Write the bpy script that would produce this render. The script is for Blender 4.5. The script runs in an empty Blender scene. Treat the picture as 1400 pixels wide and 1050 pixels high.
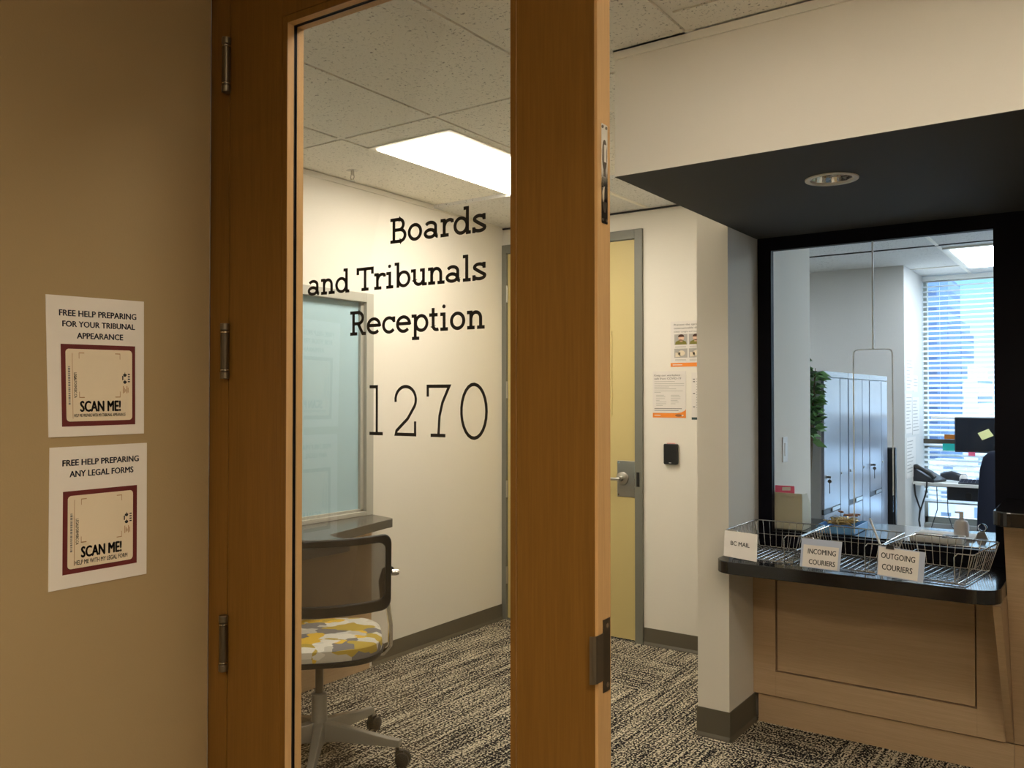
import bpy, math, random
from math import sin, cos, pi, radians
from mathutils import Matrix, Vector
random.seed(7)
SC = bpy.context.scene
COL = SC.collection

# ---------------------------------------------------------------- camera
YAW, PITCH, FPX, EYE = 0.61312, 0.0153539, 1176.16, 1.5
cam_data = bpy.data.cameras.new('camera')
cam_data.sensor_fit = 'HORIZONTAL'
cam_data.sensor_width = 36.0
cam_data.lens = 36.0 * FPX / 1400.0
cam_data.clip_start = 0.02
cam_data.clip_end = 6000
cam = bpy.data.objects.new('camera', cam_data)
COL.objects.link(cam)
cam.location = (0, 0, EYE)
cam.rotation_euler = (pi / 2 + PITCH, 0, YAW)
SC.camera = cam

# ---------------------------------------------------------------- exposure and sky
SC.view_settings.view_transform = 'Standard'
SC.view_settings.look = 'None'
SC.view_settings.gamma = 1.0
SC.view_settings.exposure = 0.7
SC.view_settings.use_curve_mapping = False
try:
    SC.cycles.use_denoising = True
    SC.cycles.max_bounces = 10
    SC.cycles.diffuse_bounces = 5
    SC.cycles.transparent_max_bounces = 16
    SC.cycles.caustics_reflective = False
    SC.cycles.caustics_refractive = False
    SC.cycles.sample_clamp_indirect = 6.0
except Exception:
    pass
world = bpy.data.worlds.new('sky')
SC.world = world
world.use_nodes = True
wn = world.node_tree.nodes
wl = world.node_tree.links
bg = wn['Background']
tc = wn.new('ShaderNodeTexCoord')
sep = wn.new('ShaderNodeSeparateXYZ')
rmp = wn.new('ShaderNodeValToRGB')
wl.new(tc.outputs['Generated'], sep.inputs[0])
wl.new(sep.outputs['Z'], rmp.inputs[0])
rmp.color_ramp.elements[0].position = 0.03
rmp.color_ramp.elements[0].color = (0.25, 0.345, 0.385, 1)
rmp.color_ramp.elements[1].position = 0.45
rmp.color_ramp.elements[1].color = (1.5, 1.9, 2.4, 1)
k_ = rmp.color_ramp.elements.new(0.13)
k_.color = (0.105, 0.255, 0.36, 1)
wl.new(rmp.outputs['Color'], bg.inputs['Color'])
SKY = 2.3
bg.inputs['Strength'].default_value = SKY

# lamp strengths (radiance of the luminous panels and of the unseen corridor lamps)
LOBBY_L = 13.0
OFFICE_L = 12.0
CORR_L = 19.0
WARM = (1.0, 0.905, 0.755)
AMBER = (1.0, 0.82, 0.57)
COOL = (0.80, 0.91, 1.0)


# ---------------------------------------------------------------- materials
def new_mat(name):
    m = bpy.data.materials.new(name)
    m.use_nodes = True
    return m, m.node_tree.nodes, m.node_tree.links, m.node_tree.nodes['Principled BSDF']


def plain(name, col, rough=0.6, metal=0.0, bump=0.0, bscale=300, spec=0.5, vary=0.0):
    m, n, l, b = new_mat(name)
    b.inputs['Base Color'].default_value = (*col, 1)
    b.inputs['Roughness'].default_value = rough
    b.inputs['Metallic'].default_value = metal
    b.inputs['Specular IOR Level'].default_value = spec
    if bump or vary:
        t = n.new('ShaderNodeTexCoord')
        no = n.new('ShaderNodeTexNoise')
        no.inputs['Scale'].default_value = bscale
        no.inputs['Detail'].default_value = 3
        l.new(t.outputs['Object'], no.inputs['Vector'])
        if bump:
            bp = n.new('ShaderNodeBump')
            bp.inputs['Strength'].default_value = bump
            bp.inputs['Distance'].default_value = 0.002
            l.new(no.outputs['Fac'], bp.inputs['Height'])
            l.new(bp.outputs['Normal'], b.inputs['Normal'])
        if vary:
            mx = n.new('ShaderNodeMix')
            mx.data_type = 'RGBA'
            mx.inputs['A'].default_value = (*[c * (1 - vary) for c in col], 1)
            mx.inputs['B'].default_value = (*[min(1, c * (1 + vary)) for c in col], 1)
            l.new(no.outputs['Fac'], mx.inputs['Factor'])
            l.new(mx.outputs['Result'], b.inputs['Base Color'])
    return m


def emit(name, col, s):
    m, n, l, b = new_mat(name)
    b.inputs['Base Color'].default_value = (*col, 1)
    b.inputs['Emission Color'].default_value = (*col, 1)
    b.inputs['Emission Strength'].default_value = s
    return m


def wood(name, c1, c2, stretch, scale=1.0, rough=0.45, fine=0.5):
    """grain runs along the axis with the small stretch value"""
    m, n, l, b = new_mat(name)
    t = n.new('ShaderNodeTexCoord')
    mp = n.new('ShaderNodeMapping')
    mp.inputs['Scale'].default_value = [s * scale for s in stretch]
    l.new(t.outputs['Object'], mp.inputs['Vector'])
    a = n.new('ShaderNodeTexNoise')
    a.inputs['Scale'].default_value = 1.0
    a.inputs['Detail'].default_value = 6
    a.inputs['Roughness'].default_value = 0.65
    a.inputs['Distortion'].default_value = 0.4
    l.new(mp.outputs['Vector'], a.inputs['Vector'])
    f = n.new('ShaderNodeTexNoise')
    f.inputs['Scale'].default_value = 6.0
    f.inputs['Detail'].default_value = 3
    l.new(mp.outputs['Vector'], f.inputs['Vector'])
    ad = n.new('ShaderNodeMix')
    ad.data_type = 'FLOAT'
    ad.inputs['Factor'].default_value = fine
    l.new(a.outputs['Fac'], ad.inputs['A'])
    l.new(f.outputs['Fac'], ad.inputs['B'])
    r = n.new('ShaderNodeValToRGB')
    r.color_ramp.elements[0].position = 0.33
    r.color_ramp.elements[0].color = (*c1, 1)
    r.color_ramp.elements[1].position = 0.68
    r.color_ramp.elements[1].color = (*c2, 1)
    l.new(ad.outputs['Result'], r.inputs['Fac'])
    l.new(r.outputs['Color'], b.inputs['Base Color'])
    b.inputs['Roughness'].default_value = rough
    b.inputs['Specular IOR Level'].default_value = 0.3
    return m


def glass(name, tint=(1, 1, 1), refl=1.0, rough=0.0):
    m = bpy.data.materials.new(name)
    m.use_nodes = True
    n, l = m.node_tree.nodes, m.node_tree.links
    n.clear()
    o = n.new('ShaderNodeOutputMaterial')
    tr = n.new('ShaderNodeBsdfTransparent')
    tr.inputs['Color'].default_value = (*tint, 1)
    gl = n.new('ShaderNodeBsdfGlossy')
    gl.inputs['Roughness'].default_value = rough
    fr = n.new('ShaderNodeFresnel')
    fr.inputs['IOR'].default_value = 1.45
    mu = n.new('ShaderNodeMath')
    mu.operation = 'MULTIPLY'
    mu.inputs[1].default_value = refl
    mi = n.new('ShaderNodeMixShader')
    l.new(fr.outputs[0], mu.inputs[0])
    l.new(mu.outputs[0], mi.inputs[0])
    l.new(tr.outputs[0], mi.inputs[1])
    l.new(gl.outputs[0], mi.inputs[2])
    l.new(mi.outputs[0], o.inputs[0])
    return m


def carpet_mat():
    m, n, l, b = new_mat('carpet')
    t = n.new('ShaderNodeTexCoord')

    def noise(sc, det, rough=0.5):
        mp = n.new('ShaderNodeMapping')
        mp.inputs['Scale'].default_value = sc
        l.new(t.outputs['Object'], mp.inputs['Vector'])
        no = n.new('ShaderNodeTexNoise')
        no.inputs['Scale'].default_value = 1
        no.inputs['Detail'].default_value = det
        no.inputs['Roughness'].default_value = rough
        l.new(mp.outputs['Vector'], no.inputs['Vector'])
        return no.outputs['Fac']

    def math(op, a, bb):
        k = n.new('ShaderNodeMath')
        k.operation = op
        for i, v in enumerate((a, bb)):
            if hasattr(v, 'links'):
                l.new(v, k.inputs[i])
            else:
                k.inputs[i].default_value = v
        return k.outputs[0]
    # which way the yarn lines of a half-metre tile run
    ck = n.new('ShaderNodeTexNoise')
    mpc = n.new('ShaderNodeMapping')
    l.new(t.outputs['Object'], mpc.inputs['Vector'])
    sn = n.new('ShaderNodeVectorMath')
    sn.operation = 'SNAP'
    sn.inputs[1].default_value = (0.5, 0.5, 10)
    l.new(mpc.outputs['Vector'], sn.inputs[0])
    ck.inputs['Scale'].default_value = 7.3
    l.new(sn.outputs[0], ck.inputs['Vector'])
    turn = math('GREATER_THAN', ck.outputs['Fac'], 0.60)
    lineY = noise((85, 2.2, 1), 2.5)
    lineX = noise((2.2, 85, 1), 2.5)
    mixl = n.new('ShaderNodeMix')
    mixl.data_type = 'FLOAT'
    l.new(turn, mixl.inputs['Factor'])
    l.new(lineY, mixl.inputs['A'])
    l.new(lineX, mixl.inputs['B'])
    loop = noise((120, 85, 1), 1.0, 0.6)
    blob = noise((9, 5, 1), 2)
    v = math('MULTIPLY', math('SUBTRACT', mixl.outputs['Result'], 0.5), 1.6)
    v = math('ADD', v, math('MULTIPLY', math('SUBTRACT', loop, 0.5), 2.8))
    v = math('ADD', v, math('MULTIPLY', math('SUBTRACT', blob, 0.5), 0.35))
    v = math('ADD', v, 0.5)
    r = n.new('ShaderNodeValToRGB')
    e = r.color_ramp.elements
    e[0].position = 0.33
    e[0].color = (0.010, 0.010, 0.013, 1)
    e[1].position = 0.80
    e[1].color = (0.66, 0.60, 0.47, 1)
    x = r.color_ramp.elements.new(0.46)
    x.color = (0.060, 0.055, 0.052, 1)
    x = r.color_ramp.elements.new(0.58)
    x.color = (0.30, 0.262, 0.19, 1)
    l.new(v, r.inputs['Fac'])
    l.new(r.outputs['Color'], b.inputs['Base Color'])
    b.inputs['Roughness'].default_value = 0.95
    b.inputs['Specular IOR Level'].default_value = 0.05
    bp = n.new('ShaderNodeBump')
    bp.inputs['Strength'].default_value = 0.6
    bp.inputs['Distance'].default_value = 0.004
    l.new(loop, bp.inputs['Height'])
    l.new(bp.outputs['Normal'], b.inputs['Normal'])
    return m


def tile_mat(name, col):
    """fissured mineral ceiling board"""
    m, n, l, b = new_mat(name)
    t = n.new('ShaderNodeTexCoord')
    vo = n.new('ShaderNodeTexNoise')
    vo.inputs['Scale'].default_value = 95
    vo.inputs['Detail'].default_value = 2.5
    vo.inputs['Distortion'].default_value = 0.8
    l.new(t.outputs['Object'], vo.inputs['Vector'])
    r = n.new('ShaderNodeValToRGB')
    r.color_ramp.elements[0].position = 0.30
    r.color_ramp.elements[0].color = (*[c * 0.42 for c in col], 1)
    r.color_ramp.elements[1].position = 0.40
    r.color_ramp.elements[1].color = (*col, 1)
    l.new(vo.outputs['Fac'], r.inputs['Fac'])
    l.new(r.outputs['Color'], b.inputs['Base Color'])
    bp = n.new('ShaderNodeBump')
    bp.inputs['Strength'].default_value = 0.5
    bp.inputs['Distance'].default_value = 0.003
    l.new(r.outputs['Color'], bp.inputs['Height'])
    l.new(bp.outputs['Normal'], b.inputs['Normal'])
    b.inputs['Roughness'].default_value = 0.9
    b.inputs['Specular IOR Level'].default_value = 0.1
    return m


def patch_mat():
    """seat cloth of angular yellow, grey and cream patches"""
    m, n, l, b = new_mat('patch_cloth')
    t = n.new('ShaderNodeTexCoord')
    mp = n.new('ShaderNodeMapping')
    mp.inputs['Scale'].default_value = (13, 17, 16)
    mp.inputs['Rotation'].default_value = (0, 0, 0.5)
    mp.inputs['Location'].default_value = (3.3, 1.7, 0.4)
    l.new(t.outputs['Object'], mp.inputs['Vector'])
    vo = n.new('ShaderNodeTexVoronoi')
    vo.distance = 'MANHATTAN'
    vo.inputs['Scale'].default_value = 1.0
    l.new(mp.outputs['Vector'], vo.inputs['Vector'])
    s = n.new('ShaderNodeSeparateColor')
    l.new(vo.outputs['Color'], s.inputs[0])
    r = n.new('ShaderNodeValToRGB')
    r.color_ramp.interpolation = 'CONSTANT'
    cols = [(0.0, (0.56, 0.53, 0.46)), (0.24, (0.78, 0.50, 0.045)), (0.40, (0.66, 0.64, 0.58)), (0.54, (0.20, 0.19, 0.19)),
            (0.66, (0.50, 0.36, 0.05)), (0.80, (0.76, 0.73, 0.65))]
    e = r.color_ramp.elements
    e[0].position, e[0].color = cols[0][0], (*cols[0][1], 1)
    e[1].position, e[1].color = cols[1][0], (*cols[1][1], 1)
    for p, c in cols[2:]:
        q = e.new(p)
        q.color = (*c, 1)
    l.new(s.outputs[0], r.inputs['Fac'])
    l.new(r.outputs['Color'], b.inputs['Base Color'])
    b.inputs['Roughness'].default_value = 0.8
    return m


def mesh_cloth():
    """see-through black net"""
    m = bpy.data.materials.new('black_net')
    m.use_nodes = True
    n, l = m.node_tree.nodes, m.node_tree.links
    b = n['Principled BSDF']
    b.inputs['Base Color'].default_value = (0.055, 0.043, 0.034, 1)
    b.inputs['Roughness'].default_value = 0.7
    tr = n.new('ShaderNodeBsdfTransparent')
    mi = n.new('ShaderNodeMixShader')
    t = n.new('ShaderNodeTexCoord')
    ck = n.new('ShaderNodeTexChecker')
    ck.inputs['Scale'].default_value = 420
    l.new(t.outputs['Object'], ck.inputs['Vector'])
    mr = n.new('ShaderNodeMapRange')
    mr.inputs['To Min'].default_value = 0.60
    mr.inputs['To Max'].default_value = 0.82
    l.new(ck.outputs['Fac'], mr.inputs['Value'])
    l.new(mr.outputs[0], mi.inputs[0])
    l.new(tr.outputs[0], mi.inputs[1])
    l.new(b.outputs[0], mi.inputs[2])
    l.new(mi.outputs[0], n['Material Output'].inputs[0])
    return m


def facade_mat(name, wallc, glassc, sx, sz):
    m, n, l, b = new_mat(name)
    t = n.new('ShaderNodeTexCoord')
    mp = n.new('ShaderNodeMapping')
    mp.inputs['Rotation'].default_value = (pi / 2, 0, 0)
    l.new(t.outputs['Object'], mp.inputs['Vector'])
    br = n.new('ShaderNodeTexBrick')
    br.offset = 0
    br.inputs['Scale'].default_value = 1.0
    br.inputs['Brick Width'].default_value = sx
    br.inputs['Row Height'].default_value = sz
    br.inputs['Mortar Size'].default_value = 0.32 * min(sx, sz)
    br.inputs['Color1'].default_value = (*glassc, 1)
    br.inputs['Color2'].default_value = (*[c * 0.75 for c in glassc], 1)
    br.inputs['Mortar'].default_value = (*wallc, 1)
    l.new(mp.outputs['Vector'], br.inputs['Vector'])
    l.new(br.outputs['Color'], b.inputs['Base Color'])
    b.inputs['Roughness'].default_value = 0.5
    return m


MT = {}
MT['wall'] = plain('cream_paint', (0.80, 0.765, 0.69), 0.75, bump=0.15, bscale=260, spec=0.25)
MT['brown'] = plain('tan_paint', (0.37, 0.275, 0.15), 0.75, bump=0.2, bscale=240, spec=0.2)
MT['owall'] = plain('office_paint', (0.66, 0.645, 0.62), 0.8, spec=0.2)
MT['office_white'] = plain('office_white_paint', (0.80, 0.80, 0.80), 0.8, spec=0.2)
MT['tile'] = tile_mat('ceiling_board', (0.86, 0.83, 0.75))
MT['otile'] = tile_mat('office_ceiling_board', (0.72, 0.72, 0.71))
MT['tbar'] = plain('ceiling_bar', (0.84, 0.81, 0.73), 0.5)
MT['carpet'] = carpet_mat()
MT['base'] = plain('taupe_vinyl', (0.115, 0.10, 0.072), 0.5)
MT['door_wood'] = wood('maple_veneer', (0.165, 0.078, 0.0135), (0.225, 0.110, 0.022), (42, 42, 1.4), rough=0.42)
MT['door_roomlit'] = wood('maple_roomlit', (0.55, 0.33, 0.14), (0.66, 0.42, 0.19), (38, 38, 1.6), rough=0.5)  # maple edging, paled further to imitate light from the room
MT['oak'] = wood('light_oak', (0.49, 0.345, 0.205), (0.60, 0.435, 0.27), (1.6, 60, 60), rough=0.5)
MT['oaky'] = wood('light_oak_sideways', (0.49, 0.345, 0.205), (0.60, 0.435, 0.27), (60, 1.6, 60), rough=0.5)
MT['black_lam'] = plain('black_laminate', (0.012, 0.012, 0.013), 0.11, spec=0.7)
MT['grey_lam'] = plain('speckled_charcoal_laminate', (0.10, 0.095, 0.085), 0.22, vary=0.5, bscale=420)
MT['soffit'] = plain('charcoal_paint', (0.052, 0.050, 0.046), 0.75, bump=0.1)
MT['black_frame'] = plain('black_frame_paint', (0.004, 0.004, 0.008), 0.5, spec=0.12)
MT['gframe'] = plain('grey_green_enamel', (0.185, 0.185, 0.155), 0.4)
MT['alu'] = plain('grey_window_enamel', (0.46, 0.455, 0.40), 0.4)
MT['yellow'] = plain('ochre_enamel', (0.60, 0.49, 0.215), 0.45)
MT['steel'] = plain('brushed_steel', (0.50, 0.48, 0.44), 0.3, 1.0)
MT['chrome'] = plain('chrome', (0.75, 0.74, 0.72), 0.12, 1.0)
MT['wire'] = plain('steel_wire', (0.62, 0.61, 0.58), 0.25, 1.0)
MT['bronze'] = plain('dark_bronze', (0.16, 0.135, 0.105), 0.32, 0.9)
MT['bronze_lt'] = plain('worn_bronze', (0.22, 0.19, 0.15), 0.35, 0.9)
MT['black'] = plain('black_plastic', (0.012, 0.012, 0.012), 0.4)
MT['ink'] = plain('black_ink', (0.010, 0.010, 0.010), 0.6)
MT['navyink'] = plain('dark_ink', (0.015, 0.02, 0.045), 0.7)
MT['greyink'] = plain('grey_ink', (0.22, 0.21, 0.20), 0.8)
MT['paleink'] = plain('pale_grey_ink', (0.42, 0.40, 0.37), 0.8)
MT['tanink'] = plain('tan_ink', (0.42, 0.24, 0.12), 0.8)
MT['paper'] = plain('white_paper', (0.76, 0.72, 0.68), 0.8)
MT['cardcream'] = plain('cream_print', (0.74, 0.64, 0.49), 0.8)
MT['maroon'] = plain('maroon_print', (0.125, 0.013, 0.013), 0.7)
MT['orange'] = plain('orange_print', (0.85, 0.26, 0.03), 0.7)
MT['teal'] = plain('dark_teal_print', (0.03, 0.06, 0.06), 0.7)
MT['skin'] = plain('skin_print', (0.75, 0.50, 0.36), 0.8)
MT['olive'] = plain('olive_print', (0.20, 0.18, 0.035), 0.8)
MT['hair'] = plain('dark_brown_print', (0.07, 0.03, 0.02), 0.8)
MT['frost'] = plain('frosted_glass', (0.41, 0.60, 0.69), 0.42, spec=0.35)
MT['glass'] = glass('clear_glass', (0.99, 0.992, 0.99), 0.14)
MT['glass2'] = glass('window_glass', (0.98, 0.99, 1.0), 0.3)
MT['glassedge'] = plain('polished_glass_edge', (0.86, 0.93, 0.95), 0.2)
MT['lobbylamp'] = emit('lit_diffuser', WARM, LOBBY_L)
MT['officelamp'] = emit('office_lit_diffuser', COOL, OFFICE_L)
MT['added_corrlamp'] = emit('added_corridor_lens', AMBER, CORR_L)
MT['added_corrlamp1'] = emit('sunk_corridor_lens', AMBER, CORR_L * 1.9)
MT['patch'] = patch_mat()
MT['net'] = mesh_cloth()
MT['chairgrey'] = plain('grey_metallic_enamel', (0.30, 0.285, 0.25), 0.35, 0.3)
MT['locker'] = plain('grey_locker_enamel', (0.27, 0.30, 0.365), 0.22, spec=0.7)
MT['lockerside'] = plain('locker_side_enamel', (0.36, 0.38, 0.41), 0.4)
MT['cream'] = plain('cream_plastic', (0.66, 0.63, 0.47), 0.5)
MT['pink'] = plain('pink_paper', (0.85, 0.14, 0.27), 0.6)
MT['leaf'] = plain('leaf', (0.13, 0.31, 0.10), 0.4)
MT['leafdk'] = plain('dark_leaf', (0.035, 0.09, 0.035), 0.5)
MT['stem'] = plain('stem', (0.10, 0.07, 0.03), 0.7)
MT['white'] = plain('white_plastic', (0.80, 0.80, 0.78), 0.4)
MT['blue'] = plain('blue_plastic', (0.16, 0.42, 0.80), 0.35)
MT['sleeve'] = plain('blue_grey_card', (0.46, 0.52, 0.66), 0.4)
MT['deskwhite'] = plain('white_desk', (0.70, 0.69, 0.66), 0.45)
MT['screen'] = plain('dark_screen', (0.010, 0.013, 0.02), 0.2)
MT['navy'] = plain('navy_cloth', (0.020, 0.026, 0.052), 0.85, bump=0.3, bscale=150)
MT['phone'] = plain('charcoal_plastic', (0.022, 0.026, 0.035), 0.4)
MT['note'] = plain('yellow_note', (0.80, 0.78, 0.36), 0.8)
MT['tealnote'] = plain('teal_note', (0.03, 0.62, 0.55), 0.7)
MT['blind'] = plain('white_blind', (0.84, 0.86, 0.86), 0.5)
MT['brass'] = plain('brass', (0.55, 0.38, 0.14), 0.3, 1.0)
MT['kraft'] = plain('brown_leather', (0.30, 0.12, 0.05), 0.6)
MT['towerA'] = facade_mat('blue_tower', (0.105, 0.17, 0.28), (0.05, 0.095, 0.19), 4.0, 3.6)
MT['towerB'] = facade_mat('pale_block', (0.40, 0.42, 0.44), (0.12, 0.17, 0.24), 3.2, 3.2)
MT['ground'] = plain('city_ground', (0.26, 0.36, 0.44), 0.9)


# ---------------------------------------------------------------- mesh builder
def frame_of(d):
    d = Vector(d).normalized()
    a = Vector((0, 0, 1)) if abs(d.z) < 0.9 else Vector((1, 0, 0))
    u = d.cross(a).normalized()
    return u, d.cross(u).normalized(), d


class MB:
    def __init__(s):
        s.v, s.f = [], []

    def add(s, vs, fs):
        k = len(s.v)
        s.v += [tuple(p) for p in vs]
        s.f += [tuple(i + k for i in f) for f in fs]
        return s

    def box(s, a, b):
        (x0, y0, z0), (x1, y1, z1) = a, b
        x0, x1 = min(x0, x1), max(x0, x1)
        y0, y1 = min(y0, y1), max(y0, y1)
        z0, z1 = min(z0, z1), max(z0, z1)
        return s.add([(x0, y0, z0), (x1, y0, z0), (x1, y1, z0), (x0, y1, z0), (x0, y0, z1), (x1, y0, z1), (x1, y1, z1), (x0, y1, z1)],
                     [(0, 3, 2, 1), (4, 5, 6, 7), (0, 1, 5, 4), (1, 2, 6, 5), (2, 3, 7, 6), (3, 0, 4, 7)])

    def prism(s, pts, fn, h0, h1):
        """2-D outline (counter-clockwise) pushed from h0 to h1; fn(x, y, h) -> point"""
        n = len(pts)
        vs = [fn(x, y, h0) for x, y in pts] + [fn(x, y, h1) for x, y in pts]
        fs = [tuple(range(n - 1, -1, -1)), tuple(range(n, 2 * n))]
        fs += [(i, (i + 1) % n, n + (i + 1) % n, n + i) for i in range(n)]
        return s.add(vs, fs)

    def flat(s, pts):
        return s.add(pts, [tuple(range(len(pts)))])

    def tube(s, pts, r, n=8, closed=False):
        pts = [Vector(p) for p in pts]
        m = len(pts)
        rs = r if isinstance(r, (list, tuple)) else [r] * m
        vs, fs = [], []
        u = None
        for i, p in enumerate(pts):
            if closed:
                d = pts[(i + 1) % m] - pts[i - 1]
            else:
                d = pts[min(i + 1, m - 1)] - pts[max(i - 1, 0)]
            if d.length < 1e-9:
                d = Vector((0, 0, 1))
            d.normalize()
            if u is None:
                u, w, _ = frame_of(d)
            else:
                u = (u - d * u.dot(d))
                u = u.normalized() if u.length > 1e-6 else frame_of(d)[0]
                w = d.cross(u).normalized()
            for k in range(n):
                a = 2 * pi * k / n
                vs.append(p + (u * cos(a) + w * sin(a)) * rs[i])
        for i in range(m if closed else m - 1):
            j = (i + 1) % m
            for k in range(n):
                k2 = (k + 1) % n
                fs.append((i * n + k, i * n + k2, j * n + k2, j * n + k))
        if not closed:
            fs.append(tuple(range(n - 1, -1, -1)))
            fs.append(tuple((m - 1) * n + k for k in range(n)))
        return s.add(vs, fs)

    def cyl(s, a, b, r, n=20, r2=None):
        return s.tube([a, b], [r, r if r2 is None else r2], n)

    def lathe(s, prof, c, axis=(0, 0, 1), n=24):
        u, w, d = frame_of(axis)
        c = Vector(c)
        vs, fs = [], []
        for r, h in prof:
            for k in range(n):
                a = 2 * pi * k / n
                vs.append(c + d * h + (u * cos(a) + w * sin(a)) * r)
        for i in range(len(prof) - 1):
            for k in range(n):
                k2 = (k + 1) % n
                fs.append((i * n + k, i * n + k2, (i + 1) * n + k2, (i + 1) * n + k))
        fs.append(tuple(range(n - 1, -1, -1)))
        fs.append(tuple((len(prof) - 1) * n + k for k in range(n)))
        return s.add(vs, fs)

    def ball(s, c, r, n=12, m=8):
        r = r if isinstance(r, (tuple, list)) else (r, r, r)
        vs, fs = [], []
        for i in range(m + 1):
            t = pi * i / m
            for k in range(n):
                a = 2 * pi * k / n
                vs.append((c[0] + r[0] * sin(t) * cos(a), c[1] + r[1] * sin(t) * sin(a), c[2] + r[2] * cos(t)))
        for i in range(m):
            for k in range(n):
                k2 = (k + 1) % n
                fs.append((i * n + k, (i + 1) * n + k, (i + 1) * n + k2, i * n + k2))
        return s.add(vs, fs)

    def xf(s, M):
        s.v = [tuple(M @ Vector(p)) for p in s.v]
        return s

    def build(s, name, mat, parent=None, bevel=0.0, smooth=False, local=True, segs=2):
        me = bpy.data.meshes.new(name)
        vs = s.v
        if parent is not None and not local:
            iv = MTX[parent.name].inverted()
            vs = [tuple(iv @ Vector(p)) for p in vs]
        me.from_pydata(vs, [], s.f)
        me.update()
        import bmesh
        bm = bmesh.new()
        bm.from_mesh(me)
        bmesh.ops.recalc_face_normals(bm, faces=bm.faces)
        bm.to_mesh(me)
        bm.free()
        me.materials.append(MT[mat] if isinstance(mat, str) else mat)
        o = bpy.data.objects.new(name, me)
        COL.objects.link(o)
        if parent is not None:
            o.parent = parent
        if bevel:
            md = o.modifiers.new('bevel', 'BEVEL')
            md.width = bevel
            md.segments = segs
            md.limit_method = 'ANGLE'
            md.angle_limit = radians(40)
        if smooth:
            for p in me.polygons:
                p.use_smooth = True
            try:
                me.set_sharp_from_angle(angle=radians(40))
            except Exception:
                pass
        return o


MTX = {}


def tag(o, label, cat=None, group=None, kind=None):
    o['label'] = label
    if cat:
        o['category'] = cat
    if group:
        o['group'] = group
    if kind:
        o['kind'] = kind
    return o


def thing(name, label, cat, loc=(0, 0, 0), rz=0.0, group=None, kind=None):
    o = bpy.data.objects.new(name, None)
    COL.objects.link(o)
    o.empty_display_size = 0.05
    o.location = loc
    o.rotation_euler = (0, 0, rz)
    MTX[o.name] = Matrix.Translation(loc) @ Matrix.Rotation(rz, 4, 'Z')
    return tag(o, label, cat, group, kind)


def struct(name, mb, mat, label=None, parent=None, bevel=0.0, local=True):
    o = mb.build(name, mat, parent, bevel, local=local)
    if parent is None:
        o['kind'] = 'structure'
        if label:
            tag(o, label, name.split('_')[0].split('.')[0])
    return o


def B(a, b):
    return MB().box(a, b)


def rrect(x0, y0, x1, y1, r, n=6, corners=(1, 1, 1, 1)):
    """counter-clockwise outline; corners = bottom-left, bottom-right, top-right, top-left"""
    out = []
    for (cx, cy, a0, on, px, py) in ((x0 + r, y0 + r, pi, corners[0], x0, y0), (x1 - r, y0 + r, 1.5 * pi, corners[1], x1, y0),
                                     (x1 - r, y1 - r, 0, corners[2], x1, y1), (x0 + r, y1 - r, pi / 2, corners[3], x0, y1)):
        if not on:
            out.append((px, py))
            continue
        for i in range(n + 1):
            a = a0 + pi / 2 * i / n
            out.append((cx + r * cos(a), cy + r * sin(a)))
    return out


XY = lambda x, y, h: (x, y, h)
XZ = lambda x, z, h: (x, h, z)
YZ = lambda y, z, h: (h, y, z)


# ---------------------------------------------------------------- printed and cut lettering
_tc = {}


def text2d(s, bold=0.0):
    key = (s, bold)
    if key in _tc:
        return _tc[key]
    cu = bpy.data.curves.new('t', 'FONT')
    cu.body = s
    cu.offset = bold
    cu.resolution_u = 3
    ob = bpy.data.objects.new('t', cu)
    COL.objects.link(ob)
    dg = bpy.context.evaluated_depsgraph_get()
    me = bpy.data.meshes.new_from_object(ob.evaluated_get(dg))
    vs = [(v.co.x, v.co.y) for v in me.vertices]
    fs = [tuple(p.vertices) for p in me.polygons]
    bpy.data.objects.remove(ob)
    bpy.data.curves.remove(cu)
    bpy.data.meshes.remove(me)
    _tc[key] = (vs, fs)
    return vs, fs


def put_text(mb, s, u0, u1, v0, v1, fn, bold=0.0, ):
    """fit the text in the rectangle (u0..u1, v0 baseline..v1 cap top); fn(u, v) -> point"""
    vs, fs = text2d(s)
    if not vs:
        return mb
    x0, x1 = min(p[0] for p in vs) - bold, max(p[0] for p in vs) + bold
    hv, _ = text2d('H')
    y0, y1 = min(p[1] for p in hv) - bold / 2, max(p[1] for p in hv) + bold / 2
    for dx, dy in (((-bold, 0), (bold, 0), (0, -bold / 2), (0, bold / 2)) if bold else ((0, 0),)):
        mb.add([fn(u0 + (x + dx - x0) / (x1 - x0) * (u1 - u0), v0 + (y + dy - y0) / (y1 - y0) * (v1 - v0)) for x, y in vs], fs)
    return mb


def ribbon(pts, w, closed=False):
    """constant-width stroke with mitred joints -> 2-D quads"""
    P = [Vector(p) for p in pts]
    n = len(P)
    L, R = [], []
    for i in range(n):
        a = P[i - 1] if (i > 0 or closed) else None
        b = P[(i + 1) % n] if (i < n - 1 or closed) else None
        d1 = (P[i] - a).normalized() if a is not None else None
        d2 = (b - P[i]).normalized() if b is not None else None
        d1 = d1 or d2
        d2 = d2 or d1
        n1, n2 = Vector((-d1.y, d1.x)), Vector((-d2.y, d2.x))
        m = n1 + n2
        m = m.normalized() if m.length > 1e-6 else n1
        k = min(2.0, 1.0 / max(0.35, m.dot(n1)))
        L.append(P[i] + m * k * w / 2)
        R.append(P[i] - m * k * w / 2)
    vs = [tuple(p) for p in L] + [tuple(p) for p in R]
    fs = [(i, n + i, n + (i + 1) % n, (i + 1) % n) for i in range(n if closed else n - 1)]
    return vs, fs


def arc(cx, cy, rx, ry, a0, a1, n=12):
    return [(cx + rx * cos(radians(a0 + (a1 - a0) * i / n)), cy + ry * sin(radians(a0 + (a1 - a0) * i / n))) for i in range(n + 1)]


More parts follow.
